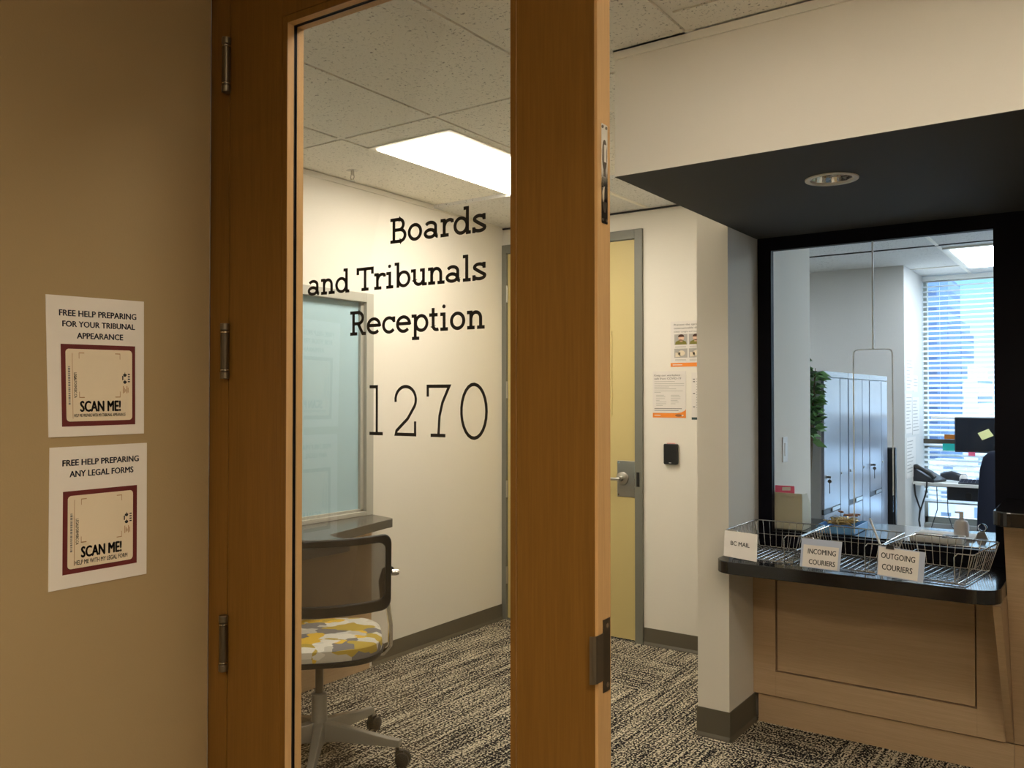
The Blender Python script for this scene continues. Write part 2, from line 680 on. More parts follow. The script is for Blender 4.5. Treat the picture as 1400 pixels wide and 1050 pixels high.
def slab(ch, t):
    """strokes of one slab-serif letter, cap height 1; returns (strokes, advance)"""
    h = t / 2
    X = 0.70
    if ch == 'B':
        return [[(0.0, h), (0.46, h)] + arc(0.46, (0.52 + h) / 2, 0.24, (0.52 - h) / 2, -90, 90) + [(0.17, 0.52)],
                [(0.0, 1 - h), (0.42, 1 - h)] + arc(0.42, (1.52 - h) / 2, 0.2, (0.48 - h) / 2, 90, -90), [(0.17, 0), (0.17, 1)]], 0.80
    if ch == 'R':
        return [[(0.0, 1 - h), (0.42, 1 - h)] + arc(0.42, (1.48 - h) / 2, 0.22, (0.52 - h) / 2, 90, -90) + [(0.17, 0.48)],
                [(0.17, 0), (0.17, 1)], [(0.0, h), (0.36, h)], [(0.40, 0.48), (0.64, h), (0.80, h)]], 0.84
    if ch == 'T':
        return [[(0.05, 0.70), (0.05, 1 - h), (0.79, 1 - h), (0.79, 0.70)], [(0.42, 0), (0.42, 1)], [(0.24, h), (0.60, h)]], 0.86
    if ch == 'o':
        return [('c', arc(0.36, X / 2, 0.30 - h / 2, X / 2 - h, 0, 345, 22))], 0.76
    if ch == 'c':
        return [arc(0.37, X / 2, 0.31 - h / 2, X / 2 - h, 38, 322, 18), [(0.60, 0.45), (0.60, X - 0.02)]], 0.70
    if ch == 'e':
        return [[(0.08, 0.37), (0.64, 0.37)] + arc(0.36, X / 2, 0.29, X / 2 - h, 5, 318, 18)], 0.74
    if ch == 'a':
        return [arc(0.31, X - 0.24, 0.23, 0.24 - h, 150, 0, 10) + [(0.54, 0.16)] + arc(0.64, 0.16, 0.10, 0.16 - h, 180, 270, 4),
                ('c', arc(0.29, 0.21, 0.22, 0.21 - h, 0, 345, 16))], 0.74
    if ch == 'r':
        return [[(0.02, X - h), (0.18, X - h)], [(0.18, X), (0.18, 0)], [(0.02, h), (0.38, h)], [(0.18, 0.40)] + arc(0.42, 0.42, 0.22, X - 0.42 - h, 165, 60, 8) + [(0.54, 0.52)]], 0.60
    if ch == 'd':
        return [('c', arc(0.31, X / 2, 0.26, X / 2 - h, 0, 345, 20)), [(0.42, 1.05 - h), (0.585, 1.05 - h)], [(0.585, 1.05), (0.585, 0)], [(0.585, h), (0.73, h)]], 0.78
    if ch == 'b':
        return [('c', arc(0.44, X / 2, 0.26, X / 2 - h, 0, 345, 20)), [(0.0, 1.05 - h), (0.165, 1.05 - h)], [(0.165, 1.05), (0.165, 0)]], 0.78
    if ch == 'p':
        return [('c', arc(0.45, X / 2, 0.26, X / 2 - h, 0, 345, 20)), [(0.0, X - h), (0.17, X - h)], [(0.17, X), (0.17, -0.30)], [(0.02, -0.30 + h), (0.36, -0.30 + h)]], 0.79
    if ch == 's':
        return [arc(0.30, X - 0.185, 0.20, 0.185 - h, 20, 200, 9) + [(0.20, X / 2 + 0.06), (0.40, X / 2 - 0.06)] + arc(0.30, 0.185, 0.23, 0.185 - h, 20, -160, 9),
                [(0.50, 0.47), (0.50, X)], [(0.075, 0.22), (0.075, 0)]], 0.60
    if ch == 'n':
        return [[(0.0, X - h), (0.17, X - h)], [(0.17, X), (0.17, 0)], [(0.01, h), (0.33, h)],
                [(0.17, 0.40)] + arc(0.38, 0.42, 0.20, X - 0.42 - h, 165, 0, 9) + [(0.58, 0)], [(0.43, h), (0.75, h)]], 0.79
    if ch == 'u':
        return [[(0.0, X - h), (0.17, X - h)], [(0.17, X), (0.17, 0.26)] + arc(0.37, 0.26, 0.20, 0.26 - h, 180, 345, 9), [(0.42, X - h), (0.585, X - h)], [(0.585, X), (0.585, 0)], [(0.585, h), (0.74, h)]], 0.79
    if ch == 'i':
        return [[(0.02, X - h), (0.19, X - h)], [(0.19, X), (0.19, 0)], [(0.02, h), (0.36, h)], ('d', (0.18, 0.93, 0.075))], 0.42
    if ch == 'l':
        return [[(0.02, 1.05 - h), (0.19, 1.05 - h)], [(0.19, 1.05), (0.19, 0)], [(0.02, h), (0.36, h)]], 0.42
    if ch == 't':
        return [[(0.20, 0.90), (0.20, 0.20)] + arc(0.36, 0.20, 0.16, 0.20 - h, 180, 300, 7), [(0.02, X - h), (0.40, X - h)]], 0.50
    if ch == '1':
        return [[(0.0, 1 - h), (0.22, 1 - h)], [(0.22, 1), (0.22, 0)], [(0.0, h), (0.40, h)]], 0.72
    if ch == '2':
        return [arc(0.34, 0.71, 0.29, 0.29 - h, 190, -28, 14) + [(0.40, 0.34), (0.08, 0.10), (0.06, h), (0.61, h), (0.61, 0.29)]], 0.90
    if ch == '7':
        return [[(0.06, 0.77), (0.06, 1 - h), (0.64, 1 - h), (0.46, 0.66), (0.38, 0.40), (0.35, 0)], [(0.14, h), (0.54, h)]], 0.90
    if ch == '0':
        return [('c', arc(0.38, 0.5, 0.32, 0.53 - h, 0, 345, 24))], 0.80
    return [], 0.34


def slab_text(s, t, x0, x1, base, cap, fn):
    """lay the word between x0 and x1 on the baseline; fn(x, y) -> point"""
    mb = MB()
    items, pen = [], 0.0
    for ch in s:
        st, adv = slab(ch, t)
        items.append((pen, st))
        pen += adv
    xs = []
    for p, st in items:
        for q in st:
            if isinstance(q, tuple) and q[0] == 'd':
                xs += [p + q[1][0]]
            else:
                xs += [p + a for a, _ in (q[1] if isinstance(q, tuple) else q)]
    a, b = min(xs) - t / 2, max(xs) + t / 2
    k = (x1 - x0) / (b - a)
    for p, st in items:
        for q in st:
            if isinstance(q, tuple) and q[0] == 'd':
                cx, cy, r = q[1]
                vs, fs = [(cx + r * cos(i * pi / 8), cy + r * sin(i * pi / 8)) for i in range(16)], [tuple(range(16))]
            elif isinstance(q, tuple):
                vs, fs = ribbon(q[1], t, True)
            else:
                vs, fs = ribbon(q, t)
            mb.add([fn(x0 + (p + x - a) * k, base + y * cap) for x, y in vs], fs)
    return mb


# ================================================================ THE SETTING
CZ = 2.68            # ceiling
WX = -3.42           # left wall of the reception room
FY = 4.758           # far wall
XC = -1.395          # right face of the column
struct('floor', B((-6.0, -2.6, -0.06), (3.2, 9.3, 0.0)), 'carpet', 'beige and black flecked loop carpet in tiles over the whole floor')

# left wall with the frosted window's opening
m = MB()
WY0, WY1, WZ0, WZ1 = 1.75, 3.497, 0.845, 2.078
m.box((WX - 0.12, 1.2, 0), (WX, WY0, CZ + 0.1)).box((WX - 0.12, WY1, 0), (WX, FY + 0.1, CZ + 0.1))
m.box((WX - 0.12, WY0, 0), (WX, WY1, WZ0)).box((WX - 0.12, WY0, WZ1), (WX, WY1, CZ + 0.1))
struct('wall_left', m, 'wall', 'cream painted left wall of the reception room')
# far wall with the opening of the ochre door
DX0, DX1, DZ = -3.436, -2.366, 2.533
m = MB().box((DX1, FY, 0), (-1.54, FY + 0.1, CZ + 0.1)).box((WX - 0.4, FY, DZ), (DX1, FY + 0.1, CZ + 0.1)).box((WX - 0.4, FY, 0), (DX0, FY + 0.1, DZ))
struct('wall_back', m, 'wall', 'cream painted far wall carrying the notices and card reader')
struct('wall_column', B((-1.54, 3.63, 0), (XC, 4.86, CZ + 0.1)), 'wall', 'square cream column end left of the reception window')
struct('wall_corridor', B((-1.80, -2.6, 0), (-1.692, 1.205, CZ + 0.1)), 'brown', 'tan painted corridor wall carrying two paper notices')
m = MB().box((-3.54, 1.215, 0), (-1.706, 1.33, CZ + 0.1)).box((-1.706, 1.215, 2.51), (0.30, 1.33, CZ + 0.1)).box((0.30, 1.215, 0), (2.6, 1.33, CZ + 0.1))
struct('wall_front', m, 'wall')
struct('wall_right', B((2.5, -2.6, 0), (2.6, 9.2, CZ + 0.1)), 'wall')
struct('wall_corridor_end', B((-1.80, -2.7, 0), (2.6, -2.6, CZ + 0.1)), 'brown')
# white bulkhead above the counter, charcoal underside
SY, SZ = 2.593, 2.25
struct('wall_bulkhead', B((XC, SY, SZ + 0.0015), (2.5, SY + 0.015, CZ + 0.1)).box((XC, SY + 0.015, SZ + 0.0015), (XC + 0.015, 4.0, CZ + 0.1)), 'wall', 'cream bulkhead face hanging above the reception counter')
LC, LR = (-0.795, 3.036), 0.080
m = MB()
q = 0.11
N = 48
inner, outer = [], []
for i in range(N):
    a = 2 * pi * i / N
    c, s_ = cos(a), sin(a)
    k = q / max(abs(c), abs(s_))
    inner.append((LC[0] + LR * c, LC[1] + LR * s_))
    outer.append((LC[0] + k * c, LC[1] + k * s_))
m.add([(x, y, SZ) for x, y in inner] + [(x, y, SZ) for x, y in outer], [(i, (i + 1) % N, N + (i + 1) % N, N + i) for i in range(N)])
for (xa, ya, xb, yb) in ((XC, SY, LC[0] - q, 4.0), (LC[0] + q, SY, 2.5, 4.0), (LC[0] - q, SY, LC[0] + q, LC[1] - q), (LC[0] - q, LC[1] + q, LC[0] + q, 4.0)):
    m.flat([(xa, ya, SZ), (xb, ya, SZ), (xb, yb, SZ), (xa, yb, SZ)])
m.add([(XC, SY, SZ), (2.5, SY, SZ), (2.5, SY, SZ + 0.0015), (XC, SY, SZ + 0.0015)], [(0, 1, 2, 3)])
m.add([(XC, SY, SZ), (XC, 4.0, SZ), (XC, 4.0, SZ + 0.0015), (XC, SY, SZ + 0.0015)], [(0, 1, 2, 3)])
struct('ceiling_soffit', m, 'soffit', 'charcoal painted underside of the bulkhead with one downlight')

# ceiling boards: each strip of boards lies a little above the bars
m = MB().box((-3.60, 1.2, CZ + 0.030), (2.6, 4.9, CZ + 0.09))
bw = 0.0135
XL = [WX, -2.878, -2.325, -1.685, -1.115, -0.505, 0.105, 0.715, 1.325, 1.935, 2.5]
for i in range(len(XL) - 1):
    xa, xb = XL[i], XL[i + 1]
    if xb <= -1.6:
        YL = [1.33, 2.741, 4.34, FY]
    elif xb <= -1.0:
        YL = [1.33, 2.741, 4.34, FY]
    else:
        YL = [1.33, 2.411, SY]
    for ya, yb in zip(YL[:-1], YL[1:]):
        m.box((xa + bw, ya + bw, CZ - 0.004), (xb - bw, yb - bw, CZ + 0.031))
struct('ceiling', m, 'tile', 'off white fissured ceiling boards of the reception room')
CLX0, CLX1, CLY0, CLY1 = -0.95, -0.35, -1.15, -0.55
m = MB()
for a, b in (((-1.8, -2.7), (CLX0, 1.25)), ((CLX1, -2.7), (2.6, 1.25)), ((CLX0, -2.7), (CLX1, CLY0)), ((CLX0, CLY1), (CLX1, 1.25))):
    m.box((a[0], a[1], CZ + 0.006), (b[0], b[1], CZ + 0.08))
struct('ceiling_corridor', m, 'tile')
m = MB()
bb = 0.0100
for x in XL[1:4]:
    m.box((x - bb, 1.33, CZ + 0.001), (x + bb, FY, CZ + 0.012))
for x in XL[4:-1]:
    m.box((x - bb, 1.33, CZ + 0.001), (x + bb, SY, CZ + 0.012))
for y in (2.741, 4.34):
    m.box((WX, y - bb, CZ + 0.0005), (-1.115, y + bb, CZ + 0.0115))
m.box((-1.115, 2.411 - bb, CZ + 0.0005), (2.5, 2.411 + bb, CZ + 0.0115))
struct('trim_1', m, 'tbar', 'off white ceiling bars between the boards')
m = MB()
for (a, b) in (((WX, 1.33), (WX + 0.022, FY)), ((WX, FY - 0.022), (-1.54, FY)), ((XC, SY - 0.022), (2.5, SY))):
    m.box((a[0], a[1], CZ - 0.004), (b[0], b[1], CZ + 0.006))
for (a, b) in (((WX, 1.33), (WX + 0.008, FY)), ((WX, FY - 0.008), (-1.54, FY)), ((XC, SY - 0.008), (2.5, SY))):
    m.box((a[0], a[1], CZ - 0.030), (b[0], b[1], CZ - 0.004))
struct('trim_2', m, 'tbar', 'stepped off white edge angle where ceiling meets wall')
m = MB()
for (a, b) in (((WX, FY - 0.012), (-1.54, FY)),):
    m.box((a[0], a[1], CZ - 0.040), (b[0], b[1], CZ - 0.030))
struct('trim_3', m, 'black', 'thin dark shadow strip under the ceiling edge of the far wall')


# baseboards with a cove toe
def cove(pts, side=1, h=0.102):
    m = MB()
    for (x0, y0), (x1, y1), nx, ny in pts:
        prof = [(0, 0), (0.016, 0), (0.014, 0.006), (0.006, 0.018), (0.004, h), (0, h)]
        a, b = Vector((x0, y0, 0)), Vector((x1, y1, 0))
        nn = Vector((nx, ny, 0))
        k = len(prof)
        vs = [a + nn * p + Vector((0, 0, z)) for p, z in prof] + [b + nn * p + Vector((0, 0, z)) for p, z in prof]
        m.add(vs, [tuple(range(k)), tuple(range(2 * k - 1, k - 1, -1))] + [(i, (i + 1) % k, k + (i + 1) % k, k + i) for i in range(k)])
    return m


struct('baseboard_left', cove([((WX, 3.50), (WX, FY), 1, 0)]), 'base', 'taupe vinyl baseboard along the left wall')
struct('baseboard_back', cove([((DX1 + 0.002, FY), (-1.54, FY), 0, -1)]), 'base', 'taupe vinyl baseboard under the notices on the far wall')
struct('baseboard_column', cove([((-1.545, 3.63), (XC + 0.005, 3.63), 0, -1), ((XC, 3.625), (XC, 3.95), 1, 0)], h=0.125), 'base', 'taupe vinyl baseboard wrapped around the column foot')
struct('baseboard_corridor', cove([((-1.692, -2.6), (-1.692, 1.2), 1, 0)]), 'base')

# ---- frosted window in the left wall
w1 = thing('window_1', 'frosted glass window in a grey frame above the charcoal wall shelf', 'window', (WX, 2.6, 0.845), kind='structure')
m = MB()
fx0, fx1 = WX - 0.10, WX + 0.012
m.box((fx0, WY1 - 0.055, WZ0), (fx1, WY1, WZ1)).box((fx0, WY0, WZ0), (fx1, WY0 + 0.055, WZ1))
m.box((fx0, WY0 + 0.055, WZ1 - 0.05), (fx1, WY1 - 0.055, WZ1)).box((fx0, WY0 + 0.055, WZ0), (fx1, WY1 - 0.055, WZ0 + 0.022))
m.build('window_frame', 'alu', w1, 0.002, local=False)
m = MB()
m.box((WX - 0.05, WY1 - 0.078, WZ0 + 0.02), (WX - 0.012, WY1 - 0.052, WZ1 - 0.048)).box((WX - 0.05, WY0 + 0.05, WZ0 + 0.02), (WX - 0.012, WY0 + 0.078, WZ1 - 0.048))
m.box((WX - 0.05, WY0 + 0.05, WZ0 + 0.02), (WX - 0.012, WY1 - 0.05, WZ0 + 0.036))
m.build('glazing_stop', 'alu', w1, 0.001, local=False)
B((WX - 0.040, WY0 + 0.05, WZ0 + 0.022), (WX - 0.030, WY1 - 0.05, WZ1 - 0.045)).build('pane', 'frost', w1, local=False)['label'] = 'pale blue frosted pane'

# ---- far door, ochre, in a grey green frame
d2 = thing('door_2', 'ochre yellow door with narrow glass slot in grey green frame on far wall', 'door', (-2.90, FY, 0), kind='structure')
m = MB()
fw = 0.052
for (a, b) in ((DX0, DX0 + fw), (DX1 - fw, DX1)):
    m.box((a, FY - 0.018, 0), (b, FY + 0.118, DZ))
m.box((DX0 + fw, FY - 0.018, DZ - 0.058), (DX1 - fw, FY + 0.118, DZ))
m.box((DX0 + fw, FY + 0.055, 0), (DX0 + fw + 0.014, FY + 0.075, DZ - 0.05)).box((DX1 - fw - 0.014, FY + 0.055, 0), (DX1 - fw, FY + 0.075, DZ - 0.05))
m.build('door_frame', 'gframe', d2, 0.002, local=False)
LX0, LX1 = DX0 + fw + 0.003, DX1 - fw - 0.003
vx0, vx1, vz0, vz1 = -2.725, -2.588, 1.395, 1.905
ly0, ly1 = FY - 0.002, FY + 0.043
m = MB().box((LX0, ly0, 0.012), (vx0, ly1, 2.472)).box((vx1, ly0, 0.012), (LX1, ly1, 2.472))
m.box((vx0, ly0, 0.012), (vx1, ly1, vz0)).box((vx0, ly0, vz1), (vx1, ly1, 2.472))
m.build('door_leaf', 'yellow', d2, local=False)
m = MB()
for (a, b) in (((vx0 - 0.008, vz0 - 0.008), (vx0 + 0.006, vz1 + 0.008)), ((vx1 - 0.006, vz0 - 0.008), (vx1 + 0.008, vz1 + 0.008)),
               ((vx0, vz0 - 0.008), (vx1, vz0 + 0.006)), ((vx0, vz1 - 0.006), (vx1, vz1 + 0.008))):
    m.box((a[0], ly0 - 0.006, a[1]), (b[0], ly1 + 0.006, b[1]))
m.build('glazing_bead', 'yellow', d2, local=False)
B((vx0 + 0.004, ly0 + 0.02, vz0 + 0.004), (vx1 - 0.004, ly0 + 0.026, vz1 - 0.004)).build('pane', 'glass2', d2, local=False)
for hz in (0.30, 0.88, 1.55, 2.20):
    MB().cyl((LX0 - 0.002, ly0 - 0.008, hz - 0.057), (LX0 - 0.002, ly0 - 0.008, hz + 0.057), 0.008, 12).build('hinge', 'steel', d2, smooth=True, local=False)
lk = B((-2.545, ly0 - 0.004, 0.885), (LX1 - 0.001, ly0 + 0.001, 1.108)).build('lock_plate', 'steel', d2, 0.002, local=False)
lv = MB().lathe([(0.0, 0), (0.040, 0), (0.040, 0.012), (0.028, 0.018), (0.016, 0.020), (0.016, 0.05), (0, 0.05)], (-2.506, ly0 - 0.004, 0.998), (0, -1, 0), 28).build('lever_rose', 'steel', d2, smooth=True, local=False)
MB().tube([(-2.506, ly0 - 0.045, 0.998), (-2.506, ly0 - 0.062, 0.998), (-2.530, ly0 - 0.066, 0.998), (-2.62, ly0 - 0.060, 0.998), (-2.632, ly0 - 0.045, 0.998)], 0.010, 12).build('lever', 'steel', d2, smooth=True, local=False)
B((-2.424, ly0 - 0.010, 0.954), (-2.404, ly0 - 0.001, 1.042)).build('strike_lip', 'chrome', d2, 0.001, local=False)
B((-2.404, FY - 0.022, 0.954), (-2.386, FY - 0.017, 1.042)).build('strike_plate', 'black', d2, local=False)
m = MB()
for (x, z) in ((-2.535, 0.898), (-2.535, 1.096)):
    m.cyl((x, ly0 - 0.003, z), (x, ly0 - 0.0055, z), 0.005, 10)
m.build('screw', 'chrome', d2, local=False)

# ---- the lettered wooden door leaf and its jambs (they stand 1.7 degrees off the room's axes)
HX, HY, DY = -1.629, 1.212, radians(1.682)
jm = thing('trim_4', 'maple door jamb between the tan corridor wall and the lettered door', 'door frame', (HX, HY, 0), DY, kind='structure')
B((-0.068, 0.0, 0), (-0.0035, 0.125, 2.51)).build('jamb', 'door_wood', jm, 0.0015)
B((1.86, 0.0, 0), (1.93, 0.125, 2.51)).build('jamb', 'door_wood', jm, 0.0015)
B((-0.0035, 0.0, 2.445), (1.86, 0.125, 2.51)).build('head', 'door_wood', jm, 0.0015)
B((-0.0035, 0.052, 0), (0.010, 0.07, 2.445)).build('door_stop', 'door_wood', jm)

d1 = thing('door_1', 'maple glazed door leaf lettered Boards and Tribunals Reception 1270', 'door', (HX, HY, 0), DY, kind='structure')
TH = 0.046
SW, SR, LW = 0.170, 0.7705, 0.930
ZB, ZT = 0.26, 2.317
B((0, 0, 0.01), (SW, TH, 2.44)).build('hinge_stile', 'door_wood', d1, 0.001)
B((SR, 0, 0.01), (LW - 0.006, TH, 2.44)).build('lock_stile', 'door_wood', d1, 0.001)
B((LW - 0.006, 0.0, 0.01), (LW, TH, 2.44)).build('edge_band', 'door_roomlit', d1, 0.0008)['label'] = 'maple edging coloured paler as if lit from the room'
B((SW, 0, ZT), (SR, TH, 2.44)).build('top_rail', 'door_wood', d1, 0.001)
B((SW, 0, 0.01), (SR, TH, ZB)).build('bottom_rail', 'door_wood', d1, 0.001)
gp, bd = 0.0020, 0.0165
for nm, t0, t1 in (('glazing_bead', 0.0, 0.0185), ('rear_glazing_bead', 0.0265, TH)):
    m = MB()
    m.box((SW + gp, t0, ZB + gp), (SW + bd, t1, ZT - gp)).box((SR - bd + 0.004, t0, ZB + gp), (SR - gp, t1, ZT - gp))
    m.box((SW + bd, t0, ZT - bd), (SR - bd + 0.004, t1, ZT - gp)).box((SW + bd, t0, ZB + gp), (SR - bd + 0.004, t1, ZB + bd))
    m.build(nm, 'door_roomlit', d1, 0.0006)  # bead returns carry the room light in their paler colour
m = MB()
t0, t1 = -0.0008, 0.0004
m.box((SW + gp, t0, ZB + gp), (SW + bd, t1, ZT - gp)).box((SR - bd + 0.004, t0, ZB + gp), (SR - gp, t1, ZT - gp))
m.box((SW + bd, t0, ZT - bd), (SR - bd + 0.004, t1, ZT - gp)).box((SW + bd, t0, ZB + gp), (SR - bd + 0.004, t1, ZB + bd))
m.build('bead_shaded_face', 'door_wood', d1)  # thin darker skin keeps the bead fronts looking unlit
m = MB()
for t0, t1 in ((0.0187, 0.0200), (0.0250, 0.0263)):
    m.box((SW + 0.003, t0, ZB + 0.003), (SW + bd + 0.001, t1, ZT - 0.003)).box((SR - bd + 0.003, t0, ZB + 0.003), (SR - 0.003, t1, ZT - 0.003))
    m.box((SW + bd, t0, ZT - bd - 0.001), (SR - bd, t1, ZT - 0.003)).box((SW + bd, t0, ZB + 0.003), (SR - bd, t1, ZB + bd + 0.001))
m.build('gasket', 'black', d1)
B((SW + 0.003, 0.0205, ZB + 0.003), (SR - 0.003, 0.0245, ZT - 0.003)).build('pane', 'glass', d1)
TP = lambda x, y: (x, 0.0201, y)
for txt, t, a, b, base, cap in (('Boards', 0.132, 0.4565, 0.6915, 1.8020, 0.0495), ('and Tribunals', 0.132, 0.2290, 0.6915, 1.7140, 0.0475),
                                ('Reception', 0.132, 0.3490, 0.6915, 1.6250, 0.0495), ('1270', 0.065, 0.4030, 0.6950, 1.4245, 0.0995)):
    slab_text(txt, t, a, b, base, cap, TP).build('lettering', 'ink', d1)
for hz in (0.311, 0.953, 1.603, 2.246):
    h = MB().cyl((-0.002, -0.010, hz - 0.046), (-0.002, -0.010, hz + 0.046), 0.0090, 18)
    h.box((-0.004, -0.008, hz - 0.055), (0.0, 0.004, hz + 0.055))
    ho = h.build('hinge', 'bronze', d1, smooth=True)
    c = MB()
    for z0, z1 in ((hz + 0.0465, hz + 0.062), (hz - 0.062, hz - 0.0465)):
        c.cyl((-0.002, -0.010, z0), (-0.002, -0.010, z1), 0.0100, 18)
    c.build('hinge_cap', 'bronze_lt', ho, 0.0015, smooth=True)
    c = MB()
    for z0, z1 in ((hz + 0.041, hz + 0.0435), (hz - 0.0435, hz - 0.041)):
        c.cyl((-0.002, -0.010, z0), (-0.002, -0.010, z1), 0.0094, 18)
    c.build('hinge_ring', 'chrome', ho, smooth=True)
# flush bolt let into the edge
fb0, fb1, ft0, ft1 = 1.790, 1.957, 0.012, 0.034
fo = MB().prism(rrect(ft0, fb0, ft1, fb1, 0.002, 3), YZ, LW - 0.001, LW + 0.0014).build('flush_bolt', 'chrome', d1)
m = MB()
for zc, rz_ in ((1.905, 0.026), (1.832, 0.024)):
    m.prism([(0.023 + 0.008 * cos(a * pi / 10), zc + rz_ * sin(a * pi / 10)) for a in range(20)], YZ, LW + 0.0013, LW + 0.0020)
m.prism([(0.020, 1.85), (0.026, 1.85), (0.026, 1.89), (0.020, 1.89)], YZ, LW + 0.0013, LW + 0.0020)
m.build('thumb_recess', 'bronze', fo)
m = MB().prism([(0.0165, 1.852), (0.0295, 1.852), (0.0295, 1.868), (0.0165, 1.868)], YZ, LW + 0.002, LW + 0.0032)
m.prism([(0.018, 1.826), (0.028, 1.826), (0.0265, 1.851), (0.0195, 1.851)], YZ, LW + 0.002, LW + 0.0032)
m.prism([(0.019, 1.893), (0.027, 1.893), (0.027, 1.922), (0.019, 1.922)], YZ, LW + 0.002, LW + 0.0028)
m.build('bolt_lever', 'chrome', fo)
m = MB()
for zz in (1.952, 1.796):
    for tt in (0.0165, 0.0295):
        m.cyl((LW + 0.0012, tt, zz), (LW + 0.0022, tt, zz), 0.0026, 10)
m.build('screw', 'bronze_lt', fo)
# lock strike with its curved lip
so = MB().prism([(0.016, 1.011), (0.040, 1.011), (0.040, 1.131), (0.016, 1.131)], YZ, LW - 0.0008, LW + 0.0016).build('strike_plate', 'bronze', d1)
m = MB()
prof = [(LW + 0.0016, 0.020), (LW + 0.0016, -0.004), (LW + 0.0008, -0.009), (LW - 0.002, -0.0125), (LW - 0.006, -0.0145)]
for (sa, ta), (sb, tb) in zip(prof[:-1], prof[1:]):
    m.add([(sa, ta, 1.032), (sb, tb, 1.032), (sb, tb, 1.110), (sa, ta, 1.110), (sa - 0.0015, ta - 0.0015, 1.032), (sb - 0.0015, tb - 0.0015, 1.032), (sb - 0.0015, tb - 0.0015, 1.110), (sa - 0.0015, ta - 0.0015, 1.110)],
          [(0, 1, 2, 3), (7, 6, 5, 4), (0, 4, 5, 1), (3, 2, 6, 7), (1, 5, 6, 2), (0, 3, 7, 4)])
m.build('strike_lip', 'bronze_lt', so)
m = MB()
for zz in (1.022, 1.120):
    m.cyl((LW + 0.0014, 0.029, zz), (LW + 0.0026, 0.029, zz), 0.0042, 12)
m.build('screw', 'chrome', so)

# ---- reception window: black frame, two clear panes with a rounded speaking slot
GY = 4.012
OX0, OX1, OZ0, OZ1 = -1.330, -0.411, 0.872, 2.191
w2 = thing('window_2', 'black framed reception window above the mail baskets', 'window', (-0.87, GY, 0.872), kind='structure')
m = MB()
m.box((XC, GY, 0.81), (OX0, GY + 0.036, SZ + 0.02)).box((OX1, GY, 0.81), (2.5, GY + 0.036, SZ + 0.02))
m.box((OX0, GY, OZ1), (OX1, GY + 0.036, SZ + 0.02))
m.build('window_frame', 'black_frame', w2, local=False)
B((OX0, GY + 0.004, 0.81), (OX1, GY + 0.034, 0.869)).build('riser', 'black_frame', w2, local=False)
SX = -0.882
px0, px1, pz1 = -0.966, -0.803, 1.712
gy0, gy1 = GY + 0.016, GY + 0.024
r = 0.022
cut = [(px1 - r + r * sin(i * pi / 12), pz1 - r + r * cos(i * pi / 12)) for i in range(7)]
right = [(SX + 0.001, pz1)] + cut + [(px1, OZ0 + 0.03), (px1, OZ0), (OX1, OZ0), (OX1, OZ1), (SX + 0.001, OZ1)]
cutl = [(px0 + r - r * sin(i * pi / 12), pz1 - r + r * cos(i * pi / 12)) for i in range(7)]
left = [(SX - 0.001, pz1), (SX - 0.001, OZ1), (OX0, OZ1), (OX0, OZ0), (px0, OZ0)] + cutl[::-1]
MB().prism(right, XZ, gy0, gy1).build('pane', 'glass', w2, local=False)
MB().prism(left, XZ, gy0, gy1).build('pane', 'glass', w2, local=False)
e = MB()
e.box((SX - 0.003, gy0 - 0.001, pz1), (SX + 0.003, gy1 + 0.001, OZ1))
e.build('pane_joint', 'glassedge', w2, local=False)
e = MB()
pr = cut + [(px1, OZ0 + 0.20)]
pl = cutl + [(px0, OZ0 + 0.02)]
for P in ([(SX, pz1)] + pr, [(SX, pz1)] + pl):
    vs, fs = ribbon(P, 0.0035)
    k = len(vs)
    e.add([(x, gy0 - 0.0006, z) for x, z in vs] + [(x, gy1 + 0.0006, z) for x, z in vs], fs + [tuple(i + k for i in f) for f in fs])
e.build('slot_edge', 'glassedge', w2, local=False)

# ================================================================ THE OFFICE BEHIND THE GLASS
OCZ = 2.65
BY = 8.13
struct('ceiling_office', B((-6.0, 4.02, OCZ + 0.006), (2.6, 9.25, OCZ + 0.06)), 'otile', 'pale office ceiling boards behind the reception window')
m = MB()
for x in (-1.11, 0.11, -2.33):
    m.box((x - 0.012, 4.1, OCZ), (x + 0.012, 9.0, OCZ + 0.01))
for y in (5.95, 8.42):
    m.box((-6, y - 0.012, OCZ - 0.001), (2.5, y + 0.012, OCZ + 0.01))
struct('trim_5', m, 'tbar', 'ceiling bars of the office behind the glass')
struct('trim_6', B((-6, 7.18, OCZ - 0.002), (2.5, 7.20, OCZ + 0.01)), 'black', 'dark joint across the office ceiling')
m = MB().box((-3.7, BY, 0), (-1.522, 9.2, OCZ + 0.03)).box((-6.0, BY, 0), (-5.3, 9.2, OCZ + 0.03)).box((-5.3, BY, 0), (-3.7, 9.2, 0.25)).box((-5.3, BY, 2.55), (-3.7, 9.2, OCZ + 0.03))
struct('wall_office_back', m, 'owall', 'grey office wall behind the lockers and the papers')
struct('wall_office_left', B((-6.1, 4.8, 0), (-6.0, 9.2, OCZ + 0.03)), 'owall')
struct('wall_office_front', B((-6.1, FY + 0.1, 0), (WX - 0.4, FY + 0.2, OCZ + 0.03)), 'owall')
struct('wall_office_window', B((-1.522, 9.02, 0), (2.6, 9.2, 0.30)), 'owall')
w3 = thing('window_3', 'tall outer office window with the city behind', 'window', (0.4, 9.1, 0.3), kind='structure')
m = MB()
for x in (-1.522, 0.45, 2.42):
    m.box((x - 0.02, 9.06, 0.30), (x + 0.03, 9.14, OCZ))
m.box((-1.522, 9.06, 0.30), (2.5, 9.14, 0.36)).box((-1.522, 9.06, 1.02), (2.5, 9.14, 1.075))
m.build('window_frame', 'alu', w3, local=False)
B((-1.50, 9.09, 0.34), (2.45, 9.096, OCZ)).build('pane', 'glass2', w3, local=False)


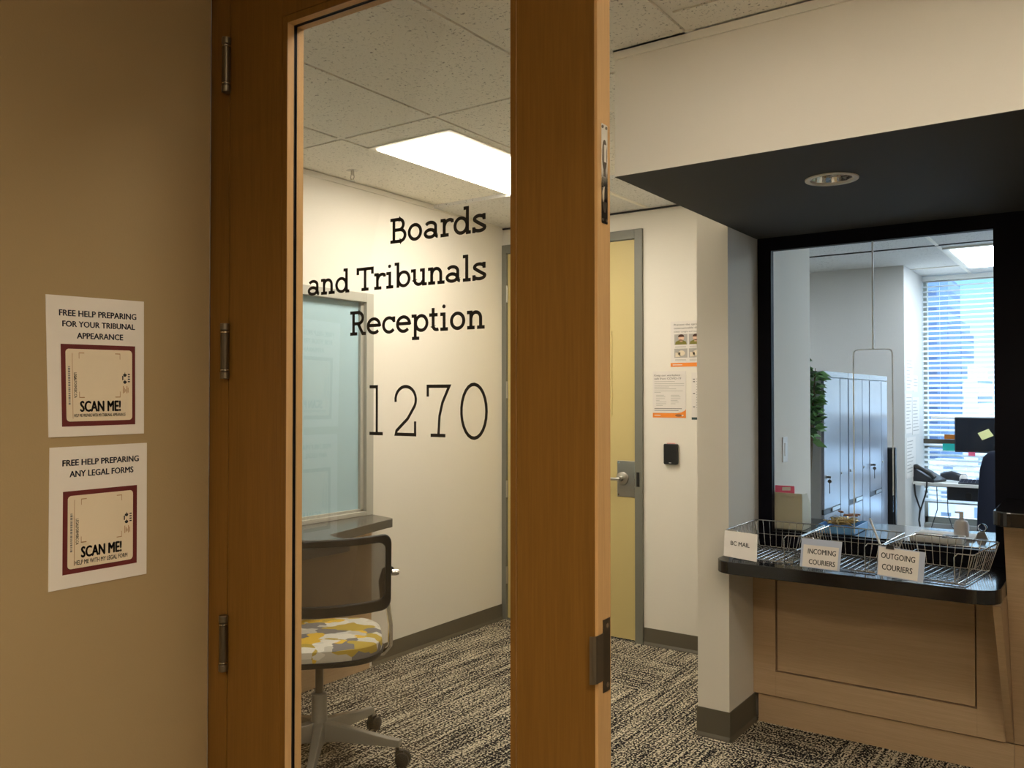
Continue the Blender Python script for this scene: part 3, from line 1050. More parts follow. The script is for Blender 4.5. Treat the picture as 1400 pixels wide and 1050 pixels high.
def blind(name, label, x0, x1, y, z0, z1, pitch=0.047, dep=0.046, tilt=0.42):
    b = thing(name, label, 'blind', ((x0 + x1) / 2, y, z0))
    m = MB()
    z = z0 + 0.03
    while z < z1 - 0.05:
        dz = tilt * dep / 2
        m.add([(x0, y - dep / 2, z - dz), (x1, y - dep / 2, z - dz), (x1, y, z + 0.003), (x0, y, z + 0.003), (x1, y + dep / 2, z + dz), (x0, y + dep / 2, z + dz)],
              [(0, 1, 2, 3), (3, 2, 4, 5)])
        z += pitch
    m.build('slats', 'blind', b, local=False)
    B((x0, y - 0.02, z1 - 0.045), (x1, y + 0.02, z1 - 0.002)).build('headrail', 'blind', b, local=False)
    B((x0, y - 0.016, z0), (x1, y + 0.016, z0 + 0.016)).build('bottom_rail', 'blind', b, local=False)
    m = MB()
    for k in range(5):
        x = x0 + 0.15 + (x1 - x0 - 0.3) * k / 4
        m.cyl((x, y - 0.024, z0 + 0.01), (x, y - 0.024, z1 - 0.03), 0.0009, 5)
    m.build('cord', 'blind', b, local=False)
    return b


blind('venetian_blind', 'open white venetian blind over the tall office window facing the towers', -1.515, 2.48, 8.985, 0.50, OCZ)
blind('venetian_blind', 'white venetian blind seen through the slot of the ochre door', -5.28, -3.72, BY + 0.06, 0.27, 2.54)

# ================================================================ LAMPS OF THE PLACE AND ADDED ONES
def troffer(label, x0, x1, y0, y1, z, lamp, fw=0.05):
    t = thing('ceiling_light', label, 'light', ((x0 + x1) / 2, (y0 + y1) / 2, z))
    m = MB()
    m.box((x0 - fw, y0 - fw, z - 0.004), (x0, y1 + fw, z + 0.01)).box((x1, y0 - fw, z - 0.004), (x1 + fw, y1 + fw, z + 0.01))
    m.box((x0, y0 - fw, z - 0.004), (x1, y0, z + 0.01)).box((x0, y1, z - 0.004), (x1, y1 + fw, z + 0.01))
    m.build('frame', 'tbar', t, local=False)
    B((x0 + 0.001, y0 + 0.001, z - 0.010), (x1 - 0.001, y1 - 0.001, z + 0.004)).build('diffuser', lamp, t, local=False)
    return t


troffer('long lit ceiling light seen through the lettered door glass', -2.848, -2.408, 2.94, 4.14, CZ - 0.006, 'lobbylamp', 0.03)
troffer('lit ceiling light in front of the bulkhead, near the doorway', -0.99, -0.62, 1.42, 1.80, CZ - 0.006, 'lobbylamp', 0.10)
troffer('lit ceiling light in front of the bulkhead, further right', 0.40, 0.80, 1.40, 1.95, CZ - 0.006, 'lobbylamp')
troffer('lit square office ceiling light at the top right of the reception window', -1.05, -0.45, 7.40, 8.50, OCZ - 0.003, 'officelamp')
troffer('office ceiling light nearer the reception window', 0.20, 0.80, 5.4, 6.5, OCZ - 0.003, 'officelamp')
troffer('office ceiling light above the lockers', -3.9, -3.3, 6.0, 7.1, OCZ - 0.003, 'officelamp')
cl = thing('ceiling_light', 'unseen square amber corridor lamp sunk in an added light-cutting housing', 'light', ((CLX0 + CLX1) / 2, (CLY0 + CLY1) / 2, CZ))
m = MB()
hz_ = CZ + 0.24
for a, b in (((CLX0, CLY0), (CLX0 + 0.01, CLY1)), ((CLX1 - 0.01, CLY0), (CLX1, CLY1)), ((CLX0, CLY0), (CLX1, CLY0 + 0.01)), ((CLX0, CLY1 - 0.01), (CLX1, CLY1))):
    m.box((a[0], a[1], CZ), (b[0], b[1], hz_))
m.box((CLX0, CLY0, hz_), (CLX1, CLY1, hz_ + 0.01))
m.build('housing', 'black', cl, local=False)  # deep black sides added to cut the light off the upper wall
B((CLX0 + 0.012, CLY0 + 0.012, hz_ - 0.012), (CLX1 - 0.012, CLY1 - 0.012, hz_ - 0.002)).build('diffuser', 'added_corrlamp1', cl, local=False)
troffer('added square amber corridor lamp, out of view, lighting the bulkhead', 0.20, 0.80, -0.45, 0.15, CZ - 0.003, 'added_corrlamp')  # out-of-view lamp added to brighten bulkhead, panel and column

# downlight in the charcoal soffit (off)
dl = thing('downlight', 'round recessed downlight in the charcoal soffit', 'light', (LC[0], LC[1], SZ))
m = MB()
n = 40
prof = [(LR + 0.008, -0.001), (LR + 0.007, -0.005), (LR - 0.009, -0.004), (LR - 0.011, 0.003)]
vs, fs = [], []
for rr, hh in prof:
    vs += [(LC[0] + rr * cos(2 * pi * k / n), LC[1] + rr * sin(2 * pi * k / n), SZ + hh) for k in range(n)]
for i in range(3):
    fs += [(i * n + k, i * n + (k + 1) % n, (i + 1) * n + (k + 1) % n, (i + 1) * n + k) for k in range(n)]
m.add(vs, fs).build('trim_ring', 'tbar', dl, smooth=True, local=False)
m = MB()
vs, fs = [], []
prof = [(LR - 0.011, 0.002), (LR - 0.013, 0.02), (LR - 0.022, 0.06), (LR - 0.035, 0.10)]
n = 24
for rr, hh in prof:
    vs += [(LC[0] + (rr - (0.004 if k % 2 else 0)) * cos(2 * pi * k / n), LC[1] + (rr - (0.004 if k % 2 else 0)) * sin(2 * pi * k / n), SZ + hh) for k in range(n)]
for i in range(3):
    fs += [(i * n + k, i * n + (k + 1) % n, (i + 1) * n + (k + 1) % n, (i + 1) * n + k) for k in range(n)]
fs.append(tuple(3 * n + k for k in range(n)))
m.add(vs, fs).build('reflector', 'chrome', dl, local=False)

# sprinkler head
sp = thing('sprinkler', 'small chrome fire sprinkler under the ceiling, left of the long light', 'sprinkler', (-3.234, 3.159, CZ))
MB().lathe([(0.036, 0.006), (0.036, 0.002), (0.030, -0.004), (0.012, -0.006)], (-3.234, 3.159, CZ)).build('escutcheon', 'steel', sp, smooth=True, local=False)
m = MB().cyl((-3.234, 3.159, CZ - 0.004), (-3.234, 3.159, CZ - 0.028), 0.009, 12)
for s_ in (-1, 1):
    m.tube([(-3.234 + s_ * 0.008, 3.159, CZ - 0.026), (-3.234 + s_ * 0.014, 3.159, CZ - 0.04), (-3.234 + s_ * 0.003, 3.159, CZ - 0.056)], 0.0028, 6)
m.build('body', 'steel', sp, local=False)
MB().lathe([(0.0, 0.0), (0.015, 0.0), (0.015, -0.002), (0.0, -0.002)], (-3.234, 3.159, CZ - 0.056), n=16).build('deflector', 'steel', sp, local=False)


# ================================================================ NOTICES ON THE TAN WALL
def wall_notice(label, TL, TR, BR, BL, lines, red, card, scan, small, vert, tiny, brk, logo):
    x = -1.692

    def P(off):
        def fn(u, v):
            y = (TL[0] * (1 - u) + TR[0] * u) * (1 - v) + (BL[0] * (1 - u) + BR[0] * u) * v
            z = (TL[1] * (1 - u) + TR[1] * u) * (1 - v) + (BL[1] * (1 - u) + BR[1] * u) * v
            return (x + off, y, z)
        return fn
    t = thing('paper_notice', label, 'notice', (x, (TL[0] + TR[0]) / 2, (BL[1] + BR[1]) / 2))
    m = MB()
    f0, f1 = P(0.0), P(0.0016)
    m.add([f0(0, 0), f0(1, 0), f0(1, 1), f0(0, 1), f1(0, 0), f1(1, 0), f1(1, 1), f1(0, 1)],
          [(0, 1, 2, 3), (4, 5, 6, 7), (0, 1, 5, 4), (1, 2, 6, 5), (2, 3, 7, 6), (3, 0, 4, 7)])
    m.build('sheet', 'paper', t, local=False)
    f = P(0.0019)
    m = MB()
    for s, u0, u1, vt, vb in lines:
        put_text(m, s, u0, u1, vb, vt, f, 0.034)
    m.build('heading', 'navyink', t, local=False)
    u0, u1, v0, v1 = red
    MB().flat([f(u0, v0), f(u1, v0), f(u1, v1), f(u0, v1)]).build('maroon_panel', 'maroon', t, local=False)
    f = P(0.0022)
    u0, u1, v0, v1 = card
    a = (TR[0] - TL[0]) / (TL[1] - BL[1])
    pts = rrect(u0, v0 / a, u1, v1 / a, 0.035, 6)
    MB().flat([f(p, q_ * a) for p, q_ in pts]).build('cream_card', 'cardcream', t, local=False)
    f = P(0.0025)
    m = MB()
    put_text(m, 'SCAN ME!', scan[0], scan[1], scan[3], scan[2], f, 0.055)
    put_text(m, small[0], small[1], small[2], small[4], small[3], f, 0.022)
    m.build('lettering', 'ink', t, local=False)
    m = MB()
    # web address down the left side
    uc, v0, v1, hw = vert
    put_text(m, 'LEGALFORMSBC.CA', v0, v1, uc - hw, uc + hw, lambda p, q_: f(q_, p), 0.02)
    m.build('web_address', 'ink', t, local=False)
    m = MB()
    uc, v0, v1 = tiny
    rnd = random.Random(3)
    v = v0
    while v < v1:
        L = rnd.choice((0.006, 0.010, 0.014))
        m.flat([f(uc - 0.010, v), f(uc + 0.010, v), f(uc + 0.010, v + L), f(uc - 0.010, v + L)])
        v += L + 0.005
    m.build('fine_print', 'greyink', t, local=False)
    u0, u1, v0, v1 = brk
    m = MB()
    w, L = 0.006, 0.055
    for (uu, vv, su, sv) in ((u0, v0, 1, 1), (u1, v0, -1, 1), (u1, v1, -1, -1), (u0, v1, 1, -1)):
        for (du, dv) in ((L, w), (w * 0.9, L * 0.8)):
            m.flat([f(uu, vv), f(uu + su * du, vv), f(uu + su * du, vv + sv * dv), f(uu, vv + sv * dv)])
    m.build('corner_marks', 'tanink', t, local=False)
    m = MB()
    uu = card[0] + 0.062
    m.flat([f(uu, card[2] + 0.03), f(uu + 0.005, card[2] + 0.03), f(uu + 0.005, card[3] - 0.02), f(uu, card[3] - 0.02)])
    m.build('divider_line', 'tanink', t, local=False)
    # small emblem of a pair of scales lying on its side
    u, v = logo
    m = MB()
    m.flat([f(u, v + 0.020), f(u + 0.013, v + 0.020), f(u + 0.013, v + 0.052), f(u, v + 0.052)])
    for k in (0, 0.052):
        m.flat([f(u + 0.030 + 0.020 * cos(i * pi / 8) * (1.0 if i <= 8 else 0.2), v + 0.010 + k + 0.017 * sin(i * pi / 8)) for i in range(16)])
    for k in range(4):
        m.flat([f(u + 0.062, v + 0.004 + k * 0.018), f(u + 0.085, v + 0.004 + k * 0.018), f(u + 0.085, v + 0.013 + k * 0.018), f(u + 0.062, v + 0.013 + k * 0.018)])
    m.build('emblem', 'ink', t, local=False)
    m = MB()
    for k in range(5):
        d = 0.012 * ((k * 7) % 3)
        m.flat([f(u + 0.008 + k * 0.013, v + 0.095 + d), f(u + 0.016 + k * 0.013, v + 0.095 + d), f(u + 0.016 + k * 0.013, v + 0.150 - d / 2), f(u + 0.008 + k * 0.013, v + 0.150 - d / 2)])
    m.build('emblem_caption', 'tanink', t, local=False)
    return t


wall_notice('upper white paper notice headed free help preparing for your tribunal appearance',
            (0.838, 1.699), (1.043, 1.703), (1.045, 1.423), (0.846, 1.422),
            [('FREE HELP PREPARING', 0.12, 0.915, 0.099, 0.143), ('FOR YOUR TRIBUNAL', 0.15, 0.90, 0.177, 0.219), ('APPEARANCE', 0.29, 0.77, 0.258, 0.301)],
            (0.13, 0.90, 0.342, 0.928), (0.175, 0.865, 0.375, 0.893), (0.31, 0.74, 0.747, 0.826),
            ('HELP ME PREPARE WITH MY TRIBUNAL APPEARANCE', 0.25, 0.79, 0.840, 0.862), (0.268, 0.545, 0.725, 0.014), (0.207, 0.50, 0.77),
            (0.305, 0.735, 0.40, 0.725), (0.755, 0.545))
wall_notice('lower white paper notice headed free help preparing any legal forms',
            (0.848, 1.402), (1.052, 1.403), (1.053, 1.125), (0.848, 1.124),
            [('FREE HELP PREPARING', 0.12, 0.91, 0.092, 0.136), ('ANY LEGAL FORMS', 0.19, 0.85, 0.172, 0.217)],
            (0.128, 0.89, 0.315, 0.902), (0.175, 0.845, 0.349, 0.868), (0.305, 0.725, 0.718, 0.798),
            ('HELP ME WITH MY LEGAL FORM', 0.245, 0.785, 0.813, 0.845), (0.268, 0.516, 0.70, 0.014), (0.210, 0.475, 0.745),
            (0.305, 0.725, 0.375, 0.69), (0.745, 0.515))


# ================================================================ NOTICES ON THE FAR WALL
def far_notice(name, label, x0, x1, z0, z1):
    t = thing(name, label, 'notice', ((x0 + x1) / 2, FY, z0))
    B((x0, FY - 0.0016, z0), (x1, FY - 0.0002, z1)).build('sheet', 'paper', t, local=False)
    return t


def FW(x0, x1, z0, z1, off=0.0020):
    return lambda u, v: (x0 + (x1 - x0) * u, FY - off, z1 + (z0 - z1) * v)


def rect(m, f, u0, v0, u1, v1):
    m.flat([f(u0, v0), f(u1, v0), f(u1, v1), f(u0, v1)])


def disc(m, f, u, v, ru, rv, a0=0, a1=360):
    m.flat([f(u + ru * cos(radians(a0 + (a1 - a0) * i / 14)), v + rv * sin(radians(a0 + (a1 - a0) * i / 14))) for i in range(14 if a1 - a0 >= 360 else 15)])


bx = (-2.303, -2.088, 1.373, 1.656)
t = far_notice('paper_notice', 'white notice with orange foot headed Keep our workplace safe from COVID-19', *bx)
f = FW(*bx)
m = MB()
put_text(m, 'Keep our workplace', 0.05, 0.83, 0.105, 0.065, f, 0.006)
put_text(m, 'safe from COVID-19', 0.05, 0.86, 0.175, 0.135, f, 0.006)
m.build('heading', 'greyink', t, local=False)
m = MB()
rnd = random.Random(5)
for v, L in ((0.215, 0.62), (0.26, 0.9), (0.30, 0.9), (0.33, 0.45), (0.37, 0.66), (0.415, 0.86), (0.445, 0.2)):
    rect(m, f, 0.05, v, 0.05 + L, v + 0.009)
for k in range(7):
    rect(m, f, 0.10, 0.505 + k * 0.036, 0.10 + rnd.uniform(0.1, 0.33), 0.514 + k * 0.036)
    if k < 6:
        rect(m, f, 0.55, 0.505 + k * 0.036, 0.55 + rnd.uniform(0.12, 0.3), 0.514 + k * 0.036)
m.build('fine_print', 'paleink', t, local=False)
m = MB()
rect(m, f, 0.05, 0.785, 0.88, 0.800)
rect(m, f, 0.05, 0.825, 0.78, 0.838)
m.build('footer_lines', 'greyink', t, local=False)
m = MB().flat([f(0, 0.885), f(0.72, 0.885), f(0.86, 0.870), f(0.96, 0.835), f(1, 0.80), f(1, 0.985), f(0, 0.985)])
m.build('orange_foot', 'orange', t, local=False)
f2 = FW(*bx, off=0.0023)
m = MB()
rect(m, f2, 0.05, 0.927, 0.24, 0.945)
m.build('foot_address', 'paper', t, local=False)
m = MB()
disc(m, f2, 0.90, 0.935, 0.03, 0.016)
m.build('foot_marks', 'paper', t, local=False)
m = MB()
disc(m, f2, 0.78, 0.935, 0.10, 0.026)
m.build('foot_badge', 'kraft', t, local=False)

bx = (-2.185, -1.965, 1.680, 1.952)
t = far_notice('paper_notice', 'white notice of small hygiene pictures headed Prevent the spread, upper right', *bx)
f = FW(*bx)
m = MB()
put_text(m, 'Prevent the spread of', 0.10, 1.0 - 0.02, 0.095, 0.055, f, 0.006)
put_text(m, 'communicable disease', 0.10, 0.97, 0.170, 0.130, f, 0.006)
put_text(m, 'Cover coughs and sneezes', 0.10, 0.88, 0.245, 0.215, f, 0.004)
m.build('heading', 'greyink', t, local=False)
for k, uc in enumerate((0.30, 0.72)):
    m = MB()
    rect(m, f, uc - 0.19, 0.285, uc + 0.19, 0.515)
    rect(m, f, uc - 0.19, 0.60, uc + 0.19, 0.80)
    m.build('picture_ground', 'sleeve' if False else 'paleink', t, local=False).hide_render = False
    m = MB()
    m.flat([f2_(uc + a, 0.51 - b) for f2_ in (FW(*bx, off=0.0022),) for a, b in ((-0.17, 0), (0.17, 0), (0.15, 0.06), (0.05, 0.095), (-0.05, 0.095), (-0.15, 0.06))])
    m.build('shirt', 'olive', t, local=False)
    f3 = FW(*bx, off=0.0024)
    m = MB()
    disc(m, f3, uc + 0.01, 0.365, 0.085, 0.068)
    rect(m, f3, uc - 0.03, 0.40, uc + 0.05, 0.45)
    m.build('face', 'skin', t, local=False)
    m = MB()
    f4 = FW(*bx, off=0.0026)
    disc(m, f4, uc + 0.01, 0.345, 0.09, 0.058, 180, 360)
    m.build('hair', 'hair', t, local=False)
    m = MB()
    disc(m, f3, uc + 0.02, 0.70, 0.10, 0.06)
    rect(m, f3, uc - 0.16, 0.68, uc - 0.02, 0.78)
    m.build('hand_picture', 'cardcream', t, local=False)
m = MB()
for uc in (0.30, 0.72):
    for v in (0.55, 0.57, 0.835, 0.855):
        rect(m, f, uc - 0.17, v, uc + 0.15, v + 0.008)
m.build('fine_print', 'paleink', t, local=False)
m = MB()
rect(m, f, 0, 0.91, 1, 0.995)
m.build('orange_foot', 'orange', t, local=False)
m = MB()
f2 = FW(*bx, off=0.0023)
rect(m, f2, 0.06, 0.945, 0.34, 0.962)
m.build('foot_marks', 'paper', t, local=False)
m = MB()
disc(m, f2, 0.93, 0.952, 0.05, 0.03)
m.build('foot_badge', 'ink', t, local=False)

bx = (-2.052, -1.84, 1.365, 1.645)
t = far_notice('paper_notice', 'white notice half hidden behind the column, beside the one with the orange foot', *bx)
f = FW(*bx)
m = MB()
for v in (0.13, 0.18, 0.43, 0.71):
    rect(m, f, 0.04, v, 0.10, v + 0.022)
for k in range(12):
    rect(m, f, 0.14, 0.13 + k * 0.055, 0.14 + rnd.uniform(0.4, 0.75), 0.14 + k * 0.055)
m.build('lettering', 'greyink', t, local=False)
m = MB()
rect(m, f, 0.0, 0.94, 0.5, 0.99)
m.build('dark_foot', 'teal', t, local=False)

# card reader
cr = thing('card_reader', 'small black card reader on the far wall beside the ochre door', 'card reader', (-2.18, FY, 1.10))
m = MB().prism(rrect(-2.223, 1.100, -2.136, 1.222, 0.008, 4), XZ, FY - 0.026, FY)
m.build('body', 'black', cr, 0.004, local=False)
m = MB()
B((-2.205, FY - 0.016, 1.2215), (-2.154, FY - 0.006, 1.2275)).build('light_bar', plain('pink_lens', (0.72, 0.32, 0.30), 0.3), cr, local=False)
B((-2.187, FY - 0.0272, 1.108), (-2.172, FY - 0.0258, 1.111)).build('badge', 'white', cr, local=False)

# ================================================================ LEFT WALL SHELF AND ITS WOOD BASE
CT = 0.845
ct = thing('wall_shelf', 'speckled charcoal laminate counter under the frosted window', 'counter', (-3.2, 2.6, CT - 0.05))
out = [(WX + 0.001, 1.40), (-2.86, 1.40), (-2.86, 2.74)] + arc(-2.92, 2.76, 0.06, 0.06, 0, 90, 6)[0:] + [(-3.02, 2.835), (-3.075, 2.86)] + \
      [(-3.195, 3.385)] + arc(-3.245, 3.405, 0.05, 0.05, 0, 80, 6) + [(-3.40, 3.492), (WX + 0.001, 3.492)]
MB().prism(out, XY, CT - 0.045, CT).build('worktop', 'grey_lam', ct, 0.002, local=False)
cb = thing('wall_cabinet_base', 'light oak panel base below the charcoal counter, behind the chair', 'panel', (-3.40, 2.4, 0))
B((WX + 0.001, 1.40, 0.085), (WX + 0.035, 3.46, CT - 0.046)).build('panel', 'oaky', cb, 0.001, local=False)
B((WX + 0.001, 1.40, 0.0), (WX + 0.022, 3.46, 0.082)).build('toe_kick', 'oaky', cb, local=False)
for y in (1.55, 2.55):
    m = MB()
    m.prism([(WX + 0.035, CT - 0.046), (WX + 0.035, 0.45), (WX + 0.30, CT - 0.046)], lambda x, z, h: (x, h, z), y, y + 0.02)
    m.build('bracket', 'oaky', cb, local=False)

# ================================================================ SWIVEL CHAIR
chx, chy = -2.722, 2.478
ch = thing('office_chair', 'swivel chair with black net back and yellow grey patchwork seat', 'chair', (chx, chy, 0), math.atan2(-0.73, -0.68) + pi / 2 + pi / 2)
# local axes: +x the sitter's right, +y forward
a0 = math.atan2(0.73, 0.68)
ch.rotation_euler = (0, 0, a0)
seat = []
n = 40
prof = [(0.90, 0.430), (0.985, 0.440), (1.0, 0.462), (0.985, 0.484), (0.90, 0.496), (0.6, 0.503), (0.25, 0.503), (0.02, 0.502)]
m = MB()
vs, fs = [], []


def sup(a, rx, ry, p=3.2):
    c, s_ = cos(a), sin(a)
    return (rx * math.copysign(abs(c) ** (2 / p), c), ry * math.copysign(abs(s_) ** (2 / p), s_))


for k_, z in prof:
    for i in range(n):
        x, y = sup(2 * pi * i / n, 0.262 * k_, 0.268 * k_)
        vs.append((x, y + 0.065, z + 0.012 + (-0.012 * ((y - 0.16) / 0.1) ** 2 if y > 0.16 else 0)))
for i in range(len(prof) - 1):
    fs += [(i * n + k, i * n + (k + 1) % n, (i + 1) * n + (k + 1) % n, (i + 1) * n + k) for k in range(n)]
fs += [tuple(range(n - 1, -1, -1)), tuple((len(prof) - 1) * n + k for k in range(n))]
m.add(vs, fs).build('seat', 'patch', ch, smooth=True)
m = MB()
vs, fs = [], []
for k_, z in ((0.86, 0.416), (0.975, 0.424), (1.012, 0.440), (1.012, 0.448), (0.96, 0.448)):
    for i in range(n):
        x, y = sup(2 * pi * i / n, 0.262 * k_, 0.268 * k_)
        vs.append((x, y + 0.065, z + 0.006))
for i in range(4):
    fs += [(i * n + k, i * n + (k + 1) % n, (i + 1) * n + (k + 1) % n, (i + 1) * n + k) for k in range(n)]
fs += [tuple(range(n - 1, -1, -1)), tuple(4 * n + k for k in range(n))]
m.add(vs, fs).build('seat_pan', 'black', ch, smooth=True)


# backrest: a bowed frame with net in it
def bk(u, v):
    """u -1..1 across, v 0..1 up"""
    x = 0.285 * u
    return Vector((x, -0.235 + 0.075 * u * u + 0.035 * (v - 0.4) * -1, 0.632 + 0.312 * v + 0.008 * u * u))


ring = []
for (u, v) in rrect(-1, 0, 1, 1, 0.13, 5):
    ring.append((u, v))
dense = []
for i in range(len(ring)):
    (ua, va), (ub, vb) = ring[i], ring[(i + 1) % len(ring)]
    k = max(1, int(abs(ub - ua) / 0.15))
    for j in range(k):
        dense.append((ua + (ub - ua) * j / k, va + (vb - va) * j / k))
m = MB()
wf = []
N = len(dense)
vs, fs = [], []
for (u, v) in dense:
    lo = 0.15 if v < 0.3 else 0.10
    iu, iv = u * (1 - 0.085), 0.15 + v * (1 - 0.25)
    po, pi_ = bk(u, v), bk(iu, iv)
    d = Vector((0, 0.024, 0))
    vs += [po, pi_, pi_ + d, po + d]
for i in range(N):
    j = (i + 1) % N
    for k in range(4):
        k2 = (k + 1) % 4
        fs.append((i * 4 + k, j * 4 + k, j * 4 + k2, i * 4 + k2))
m.add(vs, fs).build('backrest_frame', 'black', ch, 0.006, segs=2)
m = MB()
nu, nv = 20, 8
vs, fs = [], []
for i in range(nu + 1):
    for j in range(nv + 1):
        u, v = -0.94 + 1.88 * i / nu, 0.12 + 0.80 * j / nv
        vs.append(bk(u, v) + Vector((0, 0.012, 0)))
for i in range(nu):
    for j in range(nv):
        a = i * (nv + 1) + j
        fs.append((a, a + 1, a + nv + 2, a + nv + 1))
m.add(vs, fs).build('backrest_net', 'net', ch, smooth=True)
for s_ in (-1, 1):
    MB().tube([(s_ * 0.20, -0.02, 0.425), (s_ * 0.262, -0.03, 0.43), (s_ * 0.288, -0.06, 0.47), (s_ * 0.286, -0.085, 0.56), (s_ * 0.272, -0.105, 0.66), (s_ * 0.268, -0.12, 0.745), (s_ * 0.275, -0.145, 0.785), (s_ * 0.283, -0.16, 0.79)], 0.0105, 10).build('back_support', 'chrome', ch, smooth=True)
    m = MB().tube([(s_ * 0.262, -0.10, 0.66), (s_ * 0.255, -0.10, 0.745), (s_ * 0.266, -0.125, 0.79), (s_ * 0.284, -0.15, 0.795)], 0.019, 10)
    m.build('support_cover', 'black', ch, smooth=True)
    MB().lathe([(0.013, 0), (0.013, 0.018), (0.010, 0.028), (0.0, 0.030)], (s_ * 0.288, -0.155, 0.79), (s_, 0, 0), 14).build('pivot_knob', 'chrome', ch, smooth=True)
MB().cyl((0, 0, 0.27), (0, 0, 0.43), 0.0165, 20).build('gas_lift', 'bronze', ch, smooth=True)
MB().lathe([(0.026, 0.0), (0.040, 0.02), (0.034, 0.06), (0.031, 0.16), (0.031, 0.195), (0.024, 0.20)], (0, 0, 0.075)).build('column', 'chairgrey', ch, smooth=True)
for k in range(5):
    th = radians(24 + 72 * k) - a0
    M = Matrix.Rotation(th, 4, 'Z')
    m = MB()
    secs = [(0.015, 0.030, 0.078, 0.160), (0.10, 0.022, 0.082, 0.148), (0.30, 0.017, 0.079, 0.112), (0.352, 0.016, 0.078, 0.106)]
    vs, fs = [], []
    for x, w, z0, z1 in secs:
        vs += [(x, -w, z0), (x, w, z0), (x, w * 0.8, z1), (x, -w * 0.8, z1)]
    for i in range(3):
        for j in range(4):
            fs.append((i * 4 + j, i * 4 + (j + 1) % 4, i * 4 + 4 + (j + 1) % 4, i * 4 + 4 + j))
    fs += [(3, 2, 1, 0), (12, 13, 14, 15)]
    leg = m.add(vs, fs).xf(M).build('leg', 'chairgrey', ch, 0.004)
    cm = MB()
    for s_ in (-1, 1):
        cm.lathe([(0.0, 0), (0.024, 0.0), (0.029, 0.004), (0.029, 0.016), (0.020, 0.022), (0, 0.023)], (0.352 + 0.012, s_ * 0.005, 0.029), (0, s_, 0), 18)
    cm.box((0.335, -0.012, 0.040), (0.368, 0.012, 0.066)).cyl((0.340, 0, 0.055), (0.340, 0, 0.082), 0.008, 10)
    cm.xf(M).build('caster', 'black', leg, smooth=True)

# ================================================================ RECEPTION COUNTER
CTZ = 0.81
co = thing('reception_counter', 'black laminate reception counter with rounded corners carrying the mail baskets', 'counter', (-0.88, 3.75, CTZ - 0.05))
pts = rrect(-1.412, 3.478, -0.346, 4.02, 0.085, 10, (1, 1, 0, 0))
pts = [(x, y) for x, y in pts]
# the back left corner is notched around the column
out = [p for p in pts if not (p[0] < -1.40 and p[1] > 3.9)]
out = out + [(XC + 0.002, 4.02), (XC + 0.002, 3.628), (-1.412, 3.628)]
MB().prism(out, XY, CTZ - 0.052, CTZ).build('worktop', 'black_lam', co, 0.003, local=False)

kp = thing('counter_base', 'light oak knee panel with recessed field below the black counter', 'panel', (-0.87, 3.95, 0))
PY = 3.93
gx0, gx1, gz0 = -1.290, -0.474, 0.244
m = MB().box((XC + 0.001, PY, 0.132), (gx0, PY + 0.03, CTZ - 0.054)).box((gx1, PY, 0.132), (-0.372, PY + 0.03, CTZ - 0.054)).box((gx0, PY, 0.132), (gx1, PY + 0.03, gz0))
m.build('panel_frame', 'oak', kp, 0.0008, local=False)
B((gx0 + 0.006, PY + 0.007, gz0 + 0.006), (gx1 - 0.006, PY + 0.03, CTZ - 0.054)).build('recessed_field', 'oak', kp, local=False)
B((XC + 0.02, PY + 0.012, 0.0), (-0.372, PY + 0.03, 0.126)).build('toe_kick', 'oak', kp, local=False)
m = MB().prism([(PY + 0.01, 0.132), (PY + 0.03, 0.132), (PY + 0.03, CTZ - 0.053), (3.50, CTZ - 0.053), (3.515, 0.755)], YZ, -0.372, -0.3455)
m.build('gusset', 'oak', kp, 0.001, local=False)
B((-0.372, PY + 0.012, 0.0), (-0.3455, PY + 0.03, 0.126)).build('filler', 'oak', kp, local=False)

hc = thing('reception_desk', 'taller oak reception desk with black rounded top at the right edge', 'desk', (0.6, 3.9, 0))
m = MB().prism([(3.937, 0.132), (4.008, 0.132), (4.008, 1.038), (3.610, 1.038)], YZ, -0.3445, 2.4)
m.build('front_panel', 'oak', hc, 0.001, local=False)
B((-0.3445, 3.95, 0), (2.4, 4.0, 0.126)).build('toe_kick', 'oak', hc, local=False)
MB().prism(rrect(-0.372, 3.50, 2.4, 4.008, 0.06, 8, (1, 0, 0, 0)), XY, 1.039, 1.092).build('worktop', 'black_lam', hc, 0.004, local=False)


